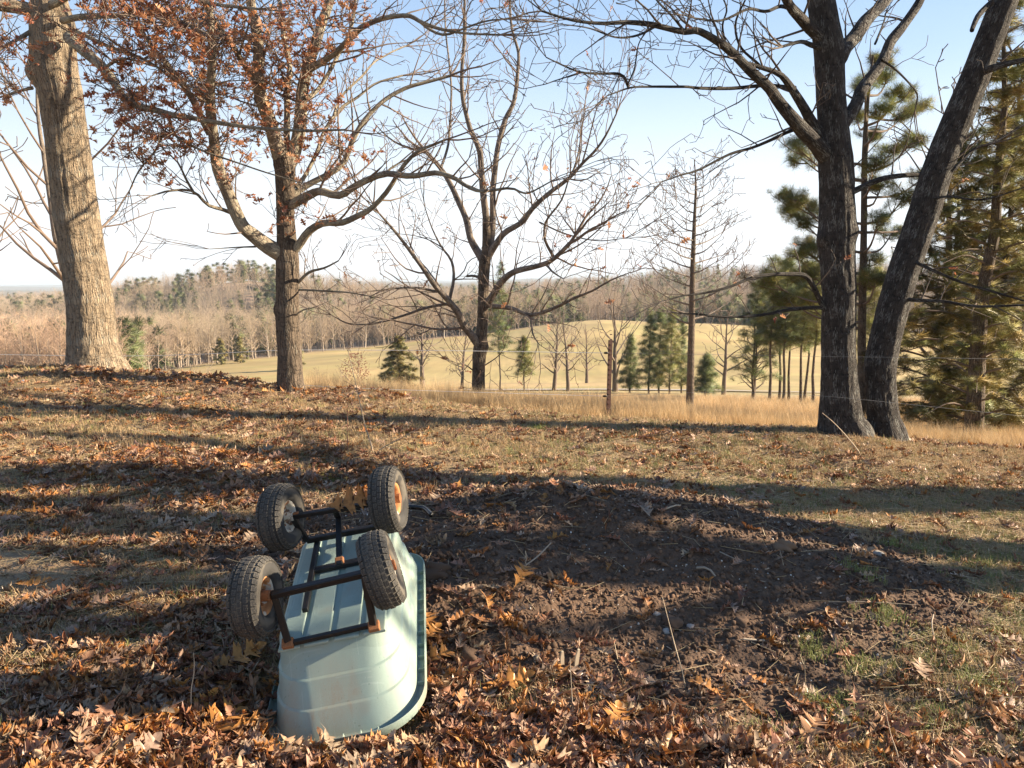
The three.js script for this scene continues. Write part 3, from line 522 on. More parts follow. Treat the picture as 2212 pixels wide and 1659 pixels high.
{ // double-stemmed dark oak
  const R = rng(404), D = 8.25, t = startTree('oak_tree', 'dark lichen-spotted oak with two thick stems from one foot', 'tree', 'oaks along the crest');
  trunk(t, M.barkDark, [[1820, 940, 128], [1815, 905, 98], [1812, 830, 83], [1810, 765, 77], [1810, 700, 77], [1811, 632, 76], [1808, 565, 78], [1806, 520, 84], [1808, 465, 82], [1806, 400, 78], [1803, 333, 75], [1800, 267, 68], [1795, 200, 66], [1792, 133, 67], [1789, 95, 68], [1783, 60, 64], [1773, 0, 61], [1766, -100, 56], [1772, -260, 44], [1760, -500, 26]], D, { seed: 4, sides: 96, step: .035, vs: .45, burls: [[1768, 515, .07, .05, .05], [1850, 500, .08, .03, .1]] });
  trunk(t, M.barkDark, [[1912, 940, 96], [1908, 905, 72], [1905, 865, 66], [1900, 799, 72], [1905, 765, 70], [1920, 699, 70], [1938, 632, 71], [1959, 565, 70], [1982, 499, 70], [2004, 432, 70], [2037, 333, 69], [2092, 200, 68], [2131, 100, 67], [2170, 0, 66], [2212, -110, 60], [2260, -260, 48], [2290, -460, 28]], D + .1, { seed: 5, sides: 80, step: .035, vs: .45, burls: [[1885, 870, .1, .06, .15], [2075, 250, .08, .03, 0]] });
  const o = { len: .95, every: .22, rmin: .0033, up: .02, lvl: 3, dens: .36 };
  const add = (l, w0, w1, dz, m, oo = {}) => limb(t, m, l, w0, w1, D, dz, R, { ...o, ...oo });
  add([[1795, 345], [1768, 317], [1742, 290], [1718, 263], [1682, 217], [1655, 183], [1608, 140], [1575, 107], [1552, 90], [1508, 67], [1475, 67], [1403, 50], [1353, 47], [1303, 50], [1237, 43], [1170, 23]], 42, 4, -2.0, M.barkDark, { power: .6, every: .24 });
  add([[1775, 300], [1752, 262], [1742, 240], [1718, 203], [1702, 180], [1682, 160], [1632, 143], [1602, 133]], 26, 6, -.6, M.barkDark);
  add([[1718, 190], [1658, 184], [1575, 190], [1508, 190], [1475, 187], [1403, 187], [1357, 190], [1313, 205]], 9, 3, -1.4, M.barkDark, { every: .24 });
  add([[1357, 187], [1343, 163], [1303, 160], [1253, 155], [1215, 140], [1180, 123]], 7, 2.5, -1.2, M.barkDark); add([[1253, 157], [1203, 173], [1170, 183], [1130, 193]], 3, 1.5, -1.3, M.barkDark); add([[1355, 185], [1370, 150], [1378, 100], [1400, 60]], 4, 2, -1.4, M.barkDark);
  add([[1740, 275], [1715, 281], [1675, 297], [1625, 320], [1575, 333], [1508, 367], [1475, 377], [1430, 392]], 9, 3, -.9, M.barkDark);
  add([[1790, 108], [1752, 97], [1732, 90], [1688, 102]], 13, 6, -.4, M.barkDark, { twig: .4 });
  add([[1785, 90], [1748, 60], [1722, 33], [1702, 7], [1680, -40], [1640, -120]], 26, 14, -.8, M.barkDark); add([[1712, 20], [1688, 13], [1658, 23], [1618, 20], [1560, 45], [1500, 40]], 9, 4, -1.2, M.barkDark); add([[1640, 140], [1600, 100], [1590, 50], [1610, 0], [1640, -60]], 6, 3, -1.3, M.barkDark);
  add([[1480, 68], [1450, 30], [1420, 0], [1390, -40]], 6, 3, -1.8, M.barkDark); add([[1420, 55], [1380, 75], [1330, 80], [1270, 60], [1200, 50]], 6, 2, -1.5, M.barkDark); add([[1570, 105], [1560, 60], [1570, 20], [1555, -20]], 5, 3, -1.3, M.barkDark);
  add([[1808, 130], [1828, 100], [1848, 73], [1875, 40], [1915, 0], [1955, -55]], 34, 18, .7, M.barkDark); add([[1815, 275], [1845, 233], [1868, 190], [1898, 147], [1918, 107], [1942, 67], [1975, 17], [2000, -30]], 30, 15, .9, M.barkDark);
  add([[1905, 130], [1935, 150], [1965, 180], [1982, 205], [1975, 240]], 5, 3, .8, M.barkDark, { twig: .5 }); add([[1890, 95], [1905, 60], [1912, 30]], 5, 3, .8, M.barkDark, { twig: .5 });
  add([[1790, 680], [1768, 645], [1755, 619], [1738, 595], [1705, 592], [1675, 592], [1625, 599], [1575, 619], [1508, 635], [1475, 639], [1425, 652]], 14, 2.5, -.9, M.barkDark, { every: .2, len: .55, up: .05 });
  add([[1790, 668], [1768, 665], [1708, 669], [1658, 679], [1575, 685], [1508, 679], [1450, 675]], 10, 3, -.5, M.barkDark, { every: .2, len: .5, up: .05 });
  add([[1955, 645], [1978, 649], [2042, 652], [2108, 662], [2215, 659]], 10, 5, -.6, M.barkDark, { every: .25, len: .5 }); add([[1975, 562], [1995, 575], [2075, 609], [2142, 629], [2215, 650]], 8, 4, -.7, M.barkDark, { len: .6 });
  add([[2055, 370], [2075, 350], [2108, 320], [2142, 310], [2215, 267]], 8, 5, .2, M.barkDark); add([[2120, 155], [2145, 147], [2168, 140], [2220, 128]], 17, 10, -.3, M.barkDark); add([[1815, 425], [1842, 413], [1892, 390], [1942, 380], [1985, 377]], 15, 10, .3, M.barkDark, { twig: .5 });
  add([[2142, 5], [2118, 28], [2108, 48], [2102, 66]], 13, 9, -.3, M.barkDark, { twig: 0 }); add([[2010, 430], [2050, 425], [2120, 432], [2212, 405]], 6, 3, -.6, M.barkDark, { len: .5 });
  for (const q of [[[1770, -80], [1700, -200], [1600, -320]], [[1768, -150], [1850, -280], [1900, -420]], [[2215, -120], [2300, -240], [2420, -330]], [[2230, -180], [2150, -320], [2120, -450]]]) add(q, 26, 8, (R() - .5) * 3, M.barkDark, { len: 1.6, every: .5 });
  const tips = endTree(t, M.twigDark), few = []; for (const [p] of tips) if (p.z > -8.4 && p.y < 2.1 && R() < .1 || R() < .004) few.push([p, 1, .05]); hangLeaves(t, few, R, .1);
}

// ---------------------------------------------------------------- bare trees by rule
function bareTree(seed, h, o = {}) {
  const R = rng(seed), tr = new GB(), cr = new GB(), r0 = o.r || h * .016, pts = [], rad = [], lean = V((R() - .5) * .12, 1, (R() - .5) * .12), d = lean.clone(), q = V(0, -.4, 0), n = 22, top = o.top ?? .9;
  for (let i = 0; i <= n; i++) { pts.push(q.clone()); rad.push(r0 * mix(1.15, .12, Math.pow(i / n, .85))); d.add(V((R() - .5) * .14, 0, (R() - .5) * .14)); d.lerp(lean, .25).normalize(); q.addScaledVector(d, (h * top + .4) / n); }
  tr.tube(pts, rad, o.sides || 7, { vs: .7 });
  const q2 = { rmin: o.rmin || .012, minLen: .3, wander: .32, up: o.up ?? .05, seg: o.seg || .55, dens: o.dens ?? .6, bare: .1 };
  const m = o.limbs || 16, f0 = o.from ?? .28;
  for (let k = 0; k < m; k++) {
    const f = mix(f0, .98, k / (m - 1)), i = Math.min(n, Math.floor(f * n)), a = k * 2.4 + R(), el = mix(o.el0 ?? .35, 1.1, f) + (R() - .5) * .3;
    const len = h * (o.spread || .34) * mix(.55, 1, Math.sin(Math.PI * clamp((f - f0) / (1.15 - f0) + .12))) * mix(.7, 1.15, R());
    grow(cr, R, pts[i], V(Math.cos(a) * Math.cos(el), Math.sin(el), Math.sin(a) * Math.cos(el)), len, Math.max(q2.rmin, rad[i] * .5), o.lvl ?? 2, q2);
  }
  return { trunk: tr.geo(), crown: cr.geo() };
}
const woodTrunk = new THREE.MeshStandardMaterial({ color: C(.27, .22, .17), roughness: 1 }), woodTwig = new THREE.MeshStandardMaterial({ color: C(.40, .31, .22), roughness: 1 });
const kinds = [bareTree(1, 9, { rmin: .011 }), bareTree(2, 9, { spread: .42, limbs: 14, rmin: .011, el0: .1 }), bareTree(3, 9, { spread: .26, limbs: 20, rmin: .011 }), bareTree(4, 9, { spread: .45, limbs: 13, from: .2, rmin: .011, el0: .5 })];
const midKinds = [bareTree(21, 9, { r: .27, rmin: .019, sides: 9, lvl: 3, dens: .52 }), bareTree(22, 9, { r: .22, spread: .42, limbs: 14, rmin: .018, el0: .1, lvl: 3, dens: .5 }), bareTree(23, 9, { r: .24, spread: .28, limbs: 20, rmin: .018, lvl: 3, dens: .48 }), bareTree(24, 9, { r: .27, spread: .45, limbs: 14, from: .2, rmin: .018, el0: .5, lvl: 3, dens: .42 })];
const midMats = [new THREE.MeshStandardMaterial({ color: C(.15, .115, .09), roughness: 1 }), new THREE.MeshStandardMaterial({ color: C(.22, .17, .13), roughness: 1 })];
function placeBare(name, kind, u, D, h, label, group, category = 'tree', mats) {
  const x = at(u, 800, D).x, t = thing(name, label, category, group), s = h / 9, k = mats === midMats ? midKinds[kind] : kinds[kind];
  t.position.set(x, G(x, D) - .1, -D); t.rotation.y = u * 1.7; t.scale.setScalar(s);
  part('trunk', k.trunk, mats ? mats[0] : woodTrunk, t); part('crown', k.crown, mats ? mats[1] : woodTwig, t, 'stuff'); return t;
}
{ // the tall slender tree between the centre oak and the double oak
  const R = rng(505), D = 32, t = startTree('slender_tree', 'tall slender bare tree standing alone in the dry grass', 'tree');
  trunk(t, M.barkBrown, [[1489, 895, 21], [1490, 872, 18], [1494, 700, 14], [1497, 560, 11], [1500, 480, 8], [1503, 400, 4.5], [1500, 345, 2]], D, { seed: 6, sides: 14, step: .15 });
  for (let k = 0; k < 34; k++) { const f = k / 33, v = mix(700, 370, f), s = k % 2 ? 1 : -1, w = mix(110, 26, f) * mix(.6, 1.1, R()); const u0 = mix(1494, 1502, f); limb(t, M.limbGrey, [[u0, v], [u0 + s * w * .4, v - w * .12], [u0 + s * w, v - w * mix(.3, .75, R())]], mix(5, 2.4, f), 1.2, D, (R() - .5) * 4, R, { len: 1.2, every: .42, rmin: .0095, seg: .4, step: .3, lvl: 2, up: .08 }); }
  endTree(t, M.twig);
}
// bare trees at the edge of the meadow
[[912, 92, 10.5, 0, 'two-stemmed bare tree just beyond the small cedar'], [997, 88, 8.5, 1, 'crooked little bare tree between cedar and middle oak'], [1196, 90, 10, 2, 'bare tree on the near side of the gravel track, with a twin'], [1228, 86, 9.5, 1, 'darker twin of a bare tree beside the gravel track'], [1330, 84, 11.5, 3, 'broad bare tree standing behind the steel fence post'], [1565, 76, 9.5, 1, 'bare tree beyond the slender tree, beside the pines'], [1268, 120, 9, 0, 'pale bare tree at the foot of the meadow slope'], [1628, 48, 5.5, 2, 'thick short bare trunk at the foot of the pine stand']].forEach(([u, D, h, k, l]) => placeBare('bare_tree', k, u, D, h, l, 'bare trees along the meadow', 'tree', midMats));
placeBare('bare_tree', 1, 175, 20, 9.5, 'bare tree hidden behind the massive pale oak, limbs showing both sides', 'bare trees along the meadow', 'tree', [M.limbGrey, M.twig]);
placeBare('bare_tree', 3, -60, 24, 10, 'bare tree beyond the mound, its branches entering from the frame edge', 'bare trees along the meadow', 'tree', [M.limbGrey, M.twig]);
placeBare('bare_tree', 0, 2165, 17, 11, 'tall bare tree rising above the dark cedars', 'bare trees along the meadow', 'tree', [M.limbGrey, M.twigDark]);
placeBare('bare_tree', 2, 2060, 22, 11, 'thin bare tree seen between leaning stem and cedars', 'bare trees along the meadow', 'tree', [M.limbGrey, M.twigDark]);
// pale shrubs beyond the mound
{
  const g = s => { const R = rng(s), gb = new GB(); for (let k = 0; k < 11; k++) { const a = R() * 6.3, e = mix(.5, 1.3, R()); grow(gb, R, V(0, -.1, 0), V(Math.cos(a) * Math.cos(e), Math.sin(e), Math.sin(a) * Math.cos(e)), mix(1.2, 2.1, R()), .028, 2, { rmin: .0075, minLen: .2, wander: .35, up: .06, seg: .22, dens: .6 }); } return gb.geo(); };
  const a = g(71), b = g(72);
  [[357, 30, 1.15, a, 'pale leafless shrub beside the foot of the massive oak'], [70, 28, 1.05, b, 'leafless shrub at the far side of the mound'], [262, 34, 1.0, b, 'leafless shrub half hidden by the massive trunk'], [10, 34, 1.2, a, 'leafless shrub at the edge of view beyond the mound'], [440, 60, 1.3, b, 'far leafless bush near the lower edge of the meadow'], [120, 42, 1.5, a, 'grey thicket bush behind the shrubs of the mound']].forEach(([u, D, s, geo, l], i) => {
    const x = at(u, 800, D).x, m = solo('bare_shrub', geo, i % 2 ? M.twig : M.twigPale, l, 'shrub', 'leafless shrubs beyond the mound'); m.position.set(x, G(x, D), -D); m.scale.setScalar(s); m.rotation.y = u;
  });
  [[680, 45, 2.6, 'thin leafless sapling beside the forked oak'], [731, 45, 2.7, 'thin leafless sapling between forked oak and brown-leaved sapling']].forEach(([u, D, h, l]) => placeBare('sapling', 2, u, D, h, l, 'thin saplings below the crest', 'sapling', [M.twigPale, M.twig]));
  const t = placeBare('sapling', 0, 768, 40, 3.4, 'small sapling still holding pinkish brown leaves', 'thin saplings below the crest', 'sapling', [M.twigPale, M.twig]), R = rng(77), l = [];
  for (let i = 0; i < 420; i++) { const a = R() * 6.3, y = mix(3.2, 8.6, R()), r = 2.1 * Math.sin(Math.PI * clamp((y - 2.4) / 7)) * Math.sqrt(R()); l.push([mat4(V(Math.cos(a) * r, y, Math.sin(a) * r), R() * 3, R() * 6, R() * 3, .34), C(.42, .22, .15)]); }
  scatter('leaves', treeLeaf[0], crownLeafMat, l, null, t);
}

// ---------------------------------------------------------------- evergreens
function needleTuft(seed, n, len, wid, droop, flat) {                        // a brush of needles round a twig
  const R = rng(seed), P = [], I = [], N = [];
  for (let i = 0; i < n; i++) {
    const a = R() * 6.283, e = (R() - .35) * 1.5, d = V(Math.cos(a) * Math.cos(e), Math.sin(e) * flat - droop * R(), Math.sin(a) * Math.cos(e)).normalize(), l = len * mix(.6, 1.1, R());
    const s = V(-d.z, R() - .5, d.x).normalize().multiplyScalar(wid * .5), o = d.clone().multiplyScalar(l * .12).add(V((R() - .5) * len * .5, (R() - .5) * len * .35, (R() - .5) * len * .5)), k = P.length / 3, e2 = o.clone().addScaledVector(d, l);
    P.push(o.x - s.x, o.y - s.y, o.z - s.z, o.x + s.x, o.y + s.y, o.z + s.z, e2.x, e2.y, e2.z); I.push(k, k + 1, k + 2);
    const nn = V(d.x, d.y + .6, d.z).normalize(); for (let q = 0; q < 3; q++) N.push(nn.x, nn.y, nn.z);
  }
  const g = new THREE.BufferGeometry(); g.setAttribute('position', new THREE.Float32BufferAttribute(P, 3)); g.setAttribute('normal', new THREE.Float32BufferAttribute(N, 3)); g.setIndex(I); return g;
}
const needleMat = new THREE.MeshPhysicalMaterial({ color: 0xffffff, roughness: .8, transmission: .25, thickness: 0, ior: 1.2, side: THREE.DoubleSide });
const pineTuft = [needleTuft(1, 70, .2, .006, 0, 1), needleTuft(2, 70, .22, .006, .1, .8)];
const cedarTuft = [needleTuft(3, 110, .15, .009, .25, .6), needleTuft(4, 110, .17, .009, .5, .5)];
function greenOf(R, kind) { const k = mix(.6, 1.2, R()), c = kind === 'pine' ? [.25, .275, .085] : kind === 'blue' ? [.18, .23, .085] : [.23, .22, .072]; return C(c[0] * k * mix(.85, 1.35, R()), c[1] * k, c[2] * k); }
{ // pine behind the double oak, with foliage in separate pads
  const R = rng(606), D = 15.5, t = startTree('pine_tree', 'tall pine with separate needle pads rising behind the two dark stems', 'tree'), pads = [];
  const s = trunk(t, M.barkBrown, [[1862, 960, 22], [1862, 800, 20], [1862, 700, 18], [1866, 500, 15], [1868, 333, 13], [1873, 233, 9], [1886, 120, 5]], D, { seed: 8, sides: 18, step: .12 });
  const lists = [[], []];
  for (const [u, v, r, dd] of [[1715, 312, 24, -.5], [1728, 340, 22, .4], [1760, 300, 20, .2], [1722, 432, 34, -.4], [1700, 452, 26, .2], [1745, 460, 30, .5], [1690, 425, 16, 0], [1735, 480, 18, -.3], [1728, 528, 22, .3], [1745, 545, 26, -.2], [1715, 552, 18, .5], [1750, 590, 30, 0], [1720, 600, 26, .6], [1920, 165, 24, .3], [1935, 205, 28, -.3], [1955, 245, 24, .5], [1905, 235, 22, -.6], [1930, 320, 32, .6], [1975, 300, 24, -.4], [1905, 400, 30, .2], [1955, 425, 28, -.5], [1880, 290, 22, .8], [1890, 350, 24, -.7], [1880, 560, 24, .5], [1895, 600, 30, -.4], [1930, 500, 26, .8], [1900, 470, 24, -.8], [1850, 250, 18, .9], [1985, 230, 18, 1], [1900, 130, 22, .4], [1870, 180, 22, -.5], [1640, 600, 22, -1], [1690, 640, 34, -.6], [1740, 650, 30, .3], [1860, 620, 30, .8], [1960, 560, 30, 1.2], [2000, 380, 22, .8], [2020, 460, 26, 1.3]]) {
    const c = at(u, v, D + dd * 1.6), rad = unit(r, D); let i = 0, bd = 1e9; s.pts.forEach((p, k) => { const q = Math.abs(p.y - (c.y - .5)); if (q < bd) { bd = q; i = k; } });
    const a = s.pts[i], m = a.clone().lerp(c, .55).add(V(0, -.18, 0)), b = smooth([[a, .03], [m, .02], [c, .01]], .2); t.userData._gb.tube(b.pts, b.rad, 5, { wrap: 1 });
    const sprigs = 4 + Math.round(r / 6);
    for (let q = 0; q < sprigs; q++) {
      const an = R() * 6.283, len = rad * mix(.5, 1.45, R()), e = c.clone().add(V(Math.cos(an) * len, (R() - .35) * rad * .7, Math.sin(an) * len)), o = b.pts[Math.floor(b.pts.length * mix(.7, .99, R()))];
      const tw = smooth([[o, .012], [o.clone().lerp(e, .5).add(V(0, -.05, 0)), .008], [e, .005]], .1); t.userData._gb.tube(tw.pts, tw.rad, 4, { wrap: 1 });
      const n = Math.round(3 + r * .12); for (let k = 0; k < n; k++) { const w = tw.pts[Math.floor(tw.pts.length * mix(.45, .99, R()))]; lists[k % 2].push([mat4(V(w.x + (R() - .5) * .16, w.y + (R() - .4) * .14, w.z + (R() - .5) * .16), (R() - .5) * .8, R() * 6.3, (R() - .5) * .8, mix(.55, 1.05, R())), greenOf(R, 'pine')]); }
    }
  }
  lists.forEach((l, i) => scatter('needles', pineTuft[i], needleMat, l, null, t)); endTree(t, M.twig);
}
function cedar(label, u, D, h, wid, seed, o = {}) {                          // feathery red cedar, ragged cone
  const R = rng(seed), x = at(u, 800, D).x, t = startTree('cedar_tree', label, 'tree', o.group), y0 = G(x, D), lists = [[], []], n = o.n || 1500, gb = t.userData._gb, ts = o.tuft || 1;
  const r0 = o.r || h * .018, tr = new GB(), pts = [], rad = []; for (let k = 0; k <= 16; k++) { pts.push(V(x + (vn(k * .5, seed) - .5) * .12 * h / 7, y0 - .15 + (h * .97) * k / 16, -D + (vn(seed, k * .5) - .5) * .12)); rad.push(r0 * mix(1.2, .08, Math.pow(k / 16, .8))); }
  tr.tube(pts, rad, 12, { vs: .6 }); part('trunk', tr.geo(), M.barkBrown, t);
  const boughs = o.boughs || 70;
  for (let k = 0; k < boughs; k++) {
    const f = mix(o.low ?? .06, .99, Math.pow(k / boughs, 1.05)), a = k * 2.4 + R() * .8, prof = (f < .25 ? mix(.8, 1, f / .25) : Math.pow(1 - (f - .25) / .77, .75)) * mix(.55, 1.12, R()), L = wid * prof + .12;
    const i = clamp(f * 16, 0, 15.99), p = pts[Math.floor(i)].clone().lerp(pts[Math.floor(i) + 1], i % 1), d = V(Math.cos(a), o.lift ?? .12, Math.sin(a)), e = p.clone().addScaledVector(d, L).add(V(0, -.1 * L, 0)), m = p.clone().lerp(e, .5).add(V(0, .14 * L, 0));
    const b = smooth([[p, .008 + L * .011], [m, .006 + L * .006], [e, .004]], Math.max(.14, L / 6)); gb.tube(b.pts, b.rad, 4, { wrap: 1 });
    const per = Math.round(n / boughs * mix(.4, 1.5, R()) * (L / wid + .3));
    for (let q = 0; q < per; q++) { const w = Math.pow(R(), .6), c = b.pts[Math.floor(w * (b.pts.length - 1))], s = .11 + L * .1; lists[q % 2].push([mat4(V(c.x + (R() + R() - 1) * s, c.y + (R() + R() - 1) * s * .7 - .04, c.z + (R() + R() - 1) * s), (R() - .5) * .9, R() * 6.3, (R() - .5) * .9, ts * mix(.65, 1.3, R())), greenOf(R, o.kind || 'cedar')]); }
  }
  lists.forEach((l, i) => scatter('foliage', o.pine ? pineTuft[i] : cedarTuft[i], needleMat, l, null, t)); endTree(t, M.twig); return t;
}
cedar('shaggy dark cedar with the thick trunk at the edge of the clearing', 2120, 11.6, 7.2, 1.2, 701, { n: 620, boughs: 70, r: .13, group: 'cedars beside the double oak', low: .1 });
cedar('cedar filling the gap beside the leaning stem', 2040, 15.2, 6.6, 1.7, 702, { n: 1150, boughs: 80, r: .09, group: 'cedars beside the double oak' });
cedar('cedar at the very edge of the frame behind the thick trunk', 2235, 15.8, 8.6, 2.1, 703, { n: 1400, boughs: 90, r: .12, group: 'cedars beside the double oak' });
cedar('slim cedar with reddish trunk next to the shaggy one', 2150, 14.4, 7.8, 1.9, 704, { n: 1300, boughs: 100, r: .1, group: 'cedars beside the double oak', low: .08 });
cedar('round dark cedar alone on the meadow edge', 862, 86, 6.8, 2.8, 705, { n: 900, boughs: 70, tuft: 2.2, r: .1 });
// young pines along the meadow
const pineSpots = [[1080, 84, 15, 2.2, .3, 'tall thin pine showing behind the middle oak', 'blue'], [1132, 88, 6.8, 1.7, .3, 'small pine just past the middle oak', 'pine'], [1362, 78, 6.5, 1.5, .1, 'smallest pine beside the steel fence post', 'blue'], [1402, 76, 9, 1.7, .1, 'pine in the middle clump, first of four', 'blue'], [1425, 80, 9.5, 1.8, .1, 'pine in the middle clump, second of four', 'blue'], [1448, 76, 9.3, 1.7, .12, 'pine in the middle clump, third of four', 'pine'], [1472, 80, 8.5, 1.5, .12, 'pine in the middle clump, fourth of four', 'blue'],
  [1525, 70, 4.2, 1.4, .1, 'low bushy pine behind the slender tree', 'blue'],
  [1628, 46, 8.2, 2.0, .22, 'bushy dark green pine leaning out of the pine stand', 'blue'], [1664, 44, 9.3, 1.9, .42, 'pine in the stand beside the double oak, second trunk', 'pine'], [1684, 47, 9.6, 1.8, .42, 'pine in the stand beside the double oak, third trunk', 'pine'], [1693, 43, 9.0, 1.6, .42, 'pine in the stand beside the double oak, fourth trunk', 'blue'], [1706, 46, 8.4, 1.5, .45, 'pine in the stand beside the double oak, fifth trunk', 'pine'], [1731, 44, 9.0, 1.7, .45, 'pine in the stand beside the double oak, sixth trunk', 'pine'], [1743, 48, 9.6, 1.7, .45, 'pine in the stand beside the double oak, seventh trunk', 'pine'], [1758, 42, 8.6, 1.7, .45, 'last pine of the stand, touching the dark stem', 'pine'], [1880, 40, 8, 1.8, .4, 'pine seen in the gap between the two dark stems', 'pine']];
pineSpots.forEach(([u, D, h, w, low, l, kind], i) => { const t = cedar(l, u, D, h, w, 800 + i, { n: 420, boughs: 46, tuft: D > 60 ? 2.4 : 1.9, r: .09, low, kind, pine: true, lift: .2, group: 'young pines along the meadow' }); t.name = numbered('pine_tree'); });

// ---------------------------------------------------------------- the woods beyond
{
  const R = rng(900), lists = kinds.map(() => []), trunks = kinds.map(() => []), pines = [[], []];
  const gp = needleTuft(5, 150, 2.2, .2, .05, .8), gq = needleTuft(6, 150, 1.9, .24, .1, 1);
  const inWood = (x, D, u) => 1 - meadowAmount(x, D);
  let edge = 0;
  for (let k = 0; k < 46000 && D0(k) ; k++) {
    const D = 100 * Math.pow(12, R()), a = (R() * 2 - 1) * .82, x = a * D, u = (512 + FPX * a) / PXU;
    if (D > 1050 || inWood(x, D, u) < .6) continue;
    if (D > 480 && R() < .35) continue;
    const y = G(x, D), hillPine = D > 340 && D < 470 && u > 300 && u < 640 ? sm(.42, .6, fbm(x / 34 + 3, D / 22, 3)) : 0, anyPine = sm(.6, .75, fbm(x / 50 + 30, D / 50, 3)) * .5 + .03;
    if (D > 150 && R() < Math.max(hillPine * .85, anyPine)) { const s = mix(.8, 1.4, R()), c = mix(.75, 1.25, R()); for (let q = 0; q < 5; q++) pines[q % 2].push([mat4(V(x + (R() - .5) * 2.4 * s, y + (1.6 + q * 1.75) * s, -D + (R() - .5) * 2.4 * s), (R() - .5) * .5, R() * 6, (R() - .5) * .5, s * (1.2 - q * .12)), C(.15 * c, .17 * c, .06 * c)]); continue; }
    const h = mix(8, 13.5, R()) / 9, kd = Math.floor(R() * 4), c = mix(.8, 1.2, R()), warm = mix(.95, 1.12, vn(x / 30, D / 30));
    const m = mat4(V(x, y - .3, -D), 0, R() * 6.3, 0, h, h, h);
    lists[kd].push([m, C(c * warm, c, c * mix(.9, 1.05, R()))]); trunks[kd].push([m, C(c, c, c)]);
  }
  function D0() { return lists[0].length + lists[1].length + lists[2].length + lists[3].length < 11500; }
  kinds.forEach((k, i) => { scatter('far_woods', k.crown, woodTwig, lists[i], 'leafless wood covering the slopes beyond the meadow'); scatter('far_woods', k.trunk, woodTrunk, trunks[i], 'trunks of the leafless wood beyond the meadow'); });
  scatter('far_pines', gp, needleMat, pines[0], 'evergreens scattered through the far wood'); scatter('far_pines', gq, needleMat, pines[1], 'evergreens scattered through the far wood');
  // single trees one can pick out along the edge of the wood
  const pale = [new THREE.MeshStandardMaterial({ color: C(.42, .36, .29), roughness: 1 }), woodTwig];
  [[470, 198, 'pale trunked'], [505, 203, 'straight grey'], [548, 208, 'twin-limbed'], [582, 214, 'tall grey'], [700, 226, 'spreading'], [745, 230, 'slim grey'], [790, 235, 'pale barked'], [830, 239, 'narrow-crowned'], [872, 243, 'leaning'], [960, 250, 'grey'], [1040, 256, 'pale'], [1120, 264, 'broad-crowned'], [1180, 270, 'slim'], [1240, 278, 'rounded']].forEach(([u, D, w], i) => placeBare('wood_edge_tree', i % 4, u, D, 9.5 + (i * 37 % 5) * .7, `${w} bare tree at the far meadow edge, number ${['one', 'two', 'three', 'four', 'five', 'six', 'seven', 'eight', 'nine', 'ten', 'eleven', 'twelve', 'thirteen', 'fourteen'][i]} from the forked oak`, 'bare trees in front of the far wood', 'tree', i % 3 ? undefined : pale));
  [[640, 160, 'dark little cedar by the meadow corner'], [520, 190, 'cedar at the wood edge behind the forked oak'], [478, 186, 'cedar at the wood edge, between shrub and forked oak']].forEach(([u, D, l], i) => cedar(l, u, D, 7, 2.2, 950 + i, { n: 260, boughs: 34, tuft: 3.6, r: .1, group: 'cedars at the wood edge' }));
}

// ---------------------------------------------------------------- trees out of the frame whose shadows cross the yard
function shadeTree(label, x, D, r, h, seed, o = {}) {
  const R = rng(seed), t = startTree('oak_tree', label, 'tree', 'oaks beyond the frame edge'), y0 = G(x, D) - .1, pts = [], rad = [], g = new GB();
  for (let k = 0; k <= 20; k++) { pts.push(V(x + (vn(k * .3, seed) - .5) * .3 + (o.lean || 0) * k / 20, y0 + h * k / 20, -D + (vn(seed, k * .3) - .5) * .2)); rad.push(r * mix(1.1, .2, Math.pow(k / 20, 1.2)) * (k === 0 ? 1.25 : 1)); }
  g.tube(pts, rad, 20, { vs: .5 }); part('trunk', g.geo(), M.barkBrown, t);
  for (let k = 0; k < (o.limbs || 11); k++) { const i = Math.floor(mix(o.low ?? 6, 19, k / (o.limbs || 11))), a = k * 2.4 + R(); grow(t.userData._gb, R, pts[i], V(Math.cos(a), mix(.3, 1, R()), Math.sin(a)), mix(2, 4, R()) * h / 11, rad[i] * .5, 2, { rmin: .007, minLen: .3, wander: .3, up: .04, seg: .3, dens: .4 }); }
  endTree(t, M.twig);
}
shadeTree('big oak outside the frame, casting the broad shadow behind the cart', 8.4, 6.3, .36, 12, 1001, { low: 5 });
shadeTree('oak outside the frame shading the soil bed', 6.4, 5.0, .25, 10, 1002, { low: 6 });
shadeTree('younger oak outside the frame shading the grass', 9.5, 4.9, .16, 9, 1003, { low: 4 });
shadeTree('slim oak outside the frame, nearest to the camera, shading the lower soil', 7.0, 4.35, .15, 8, 1005, { low: 7, limbs: 9 });
shadeTree('sapling outside the frame casting a thin shadow across the soil', 4.6, 4.15, .075, 4.5, 1004, { low: 5, limbs: 8 });

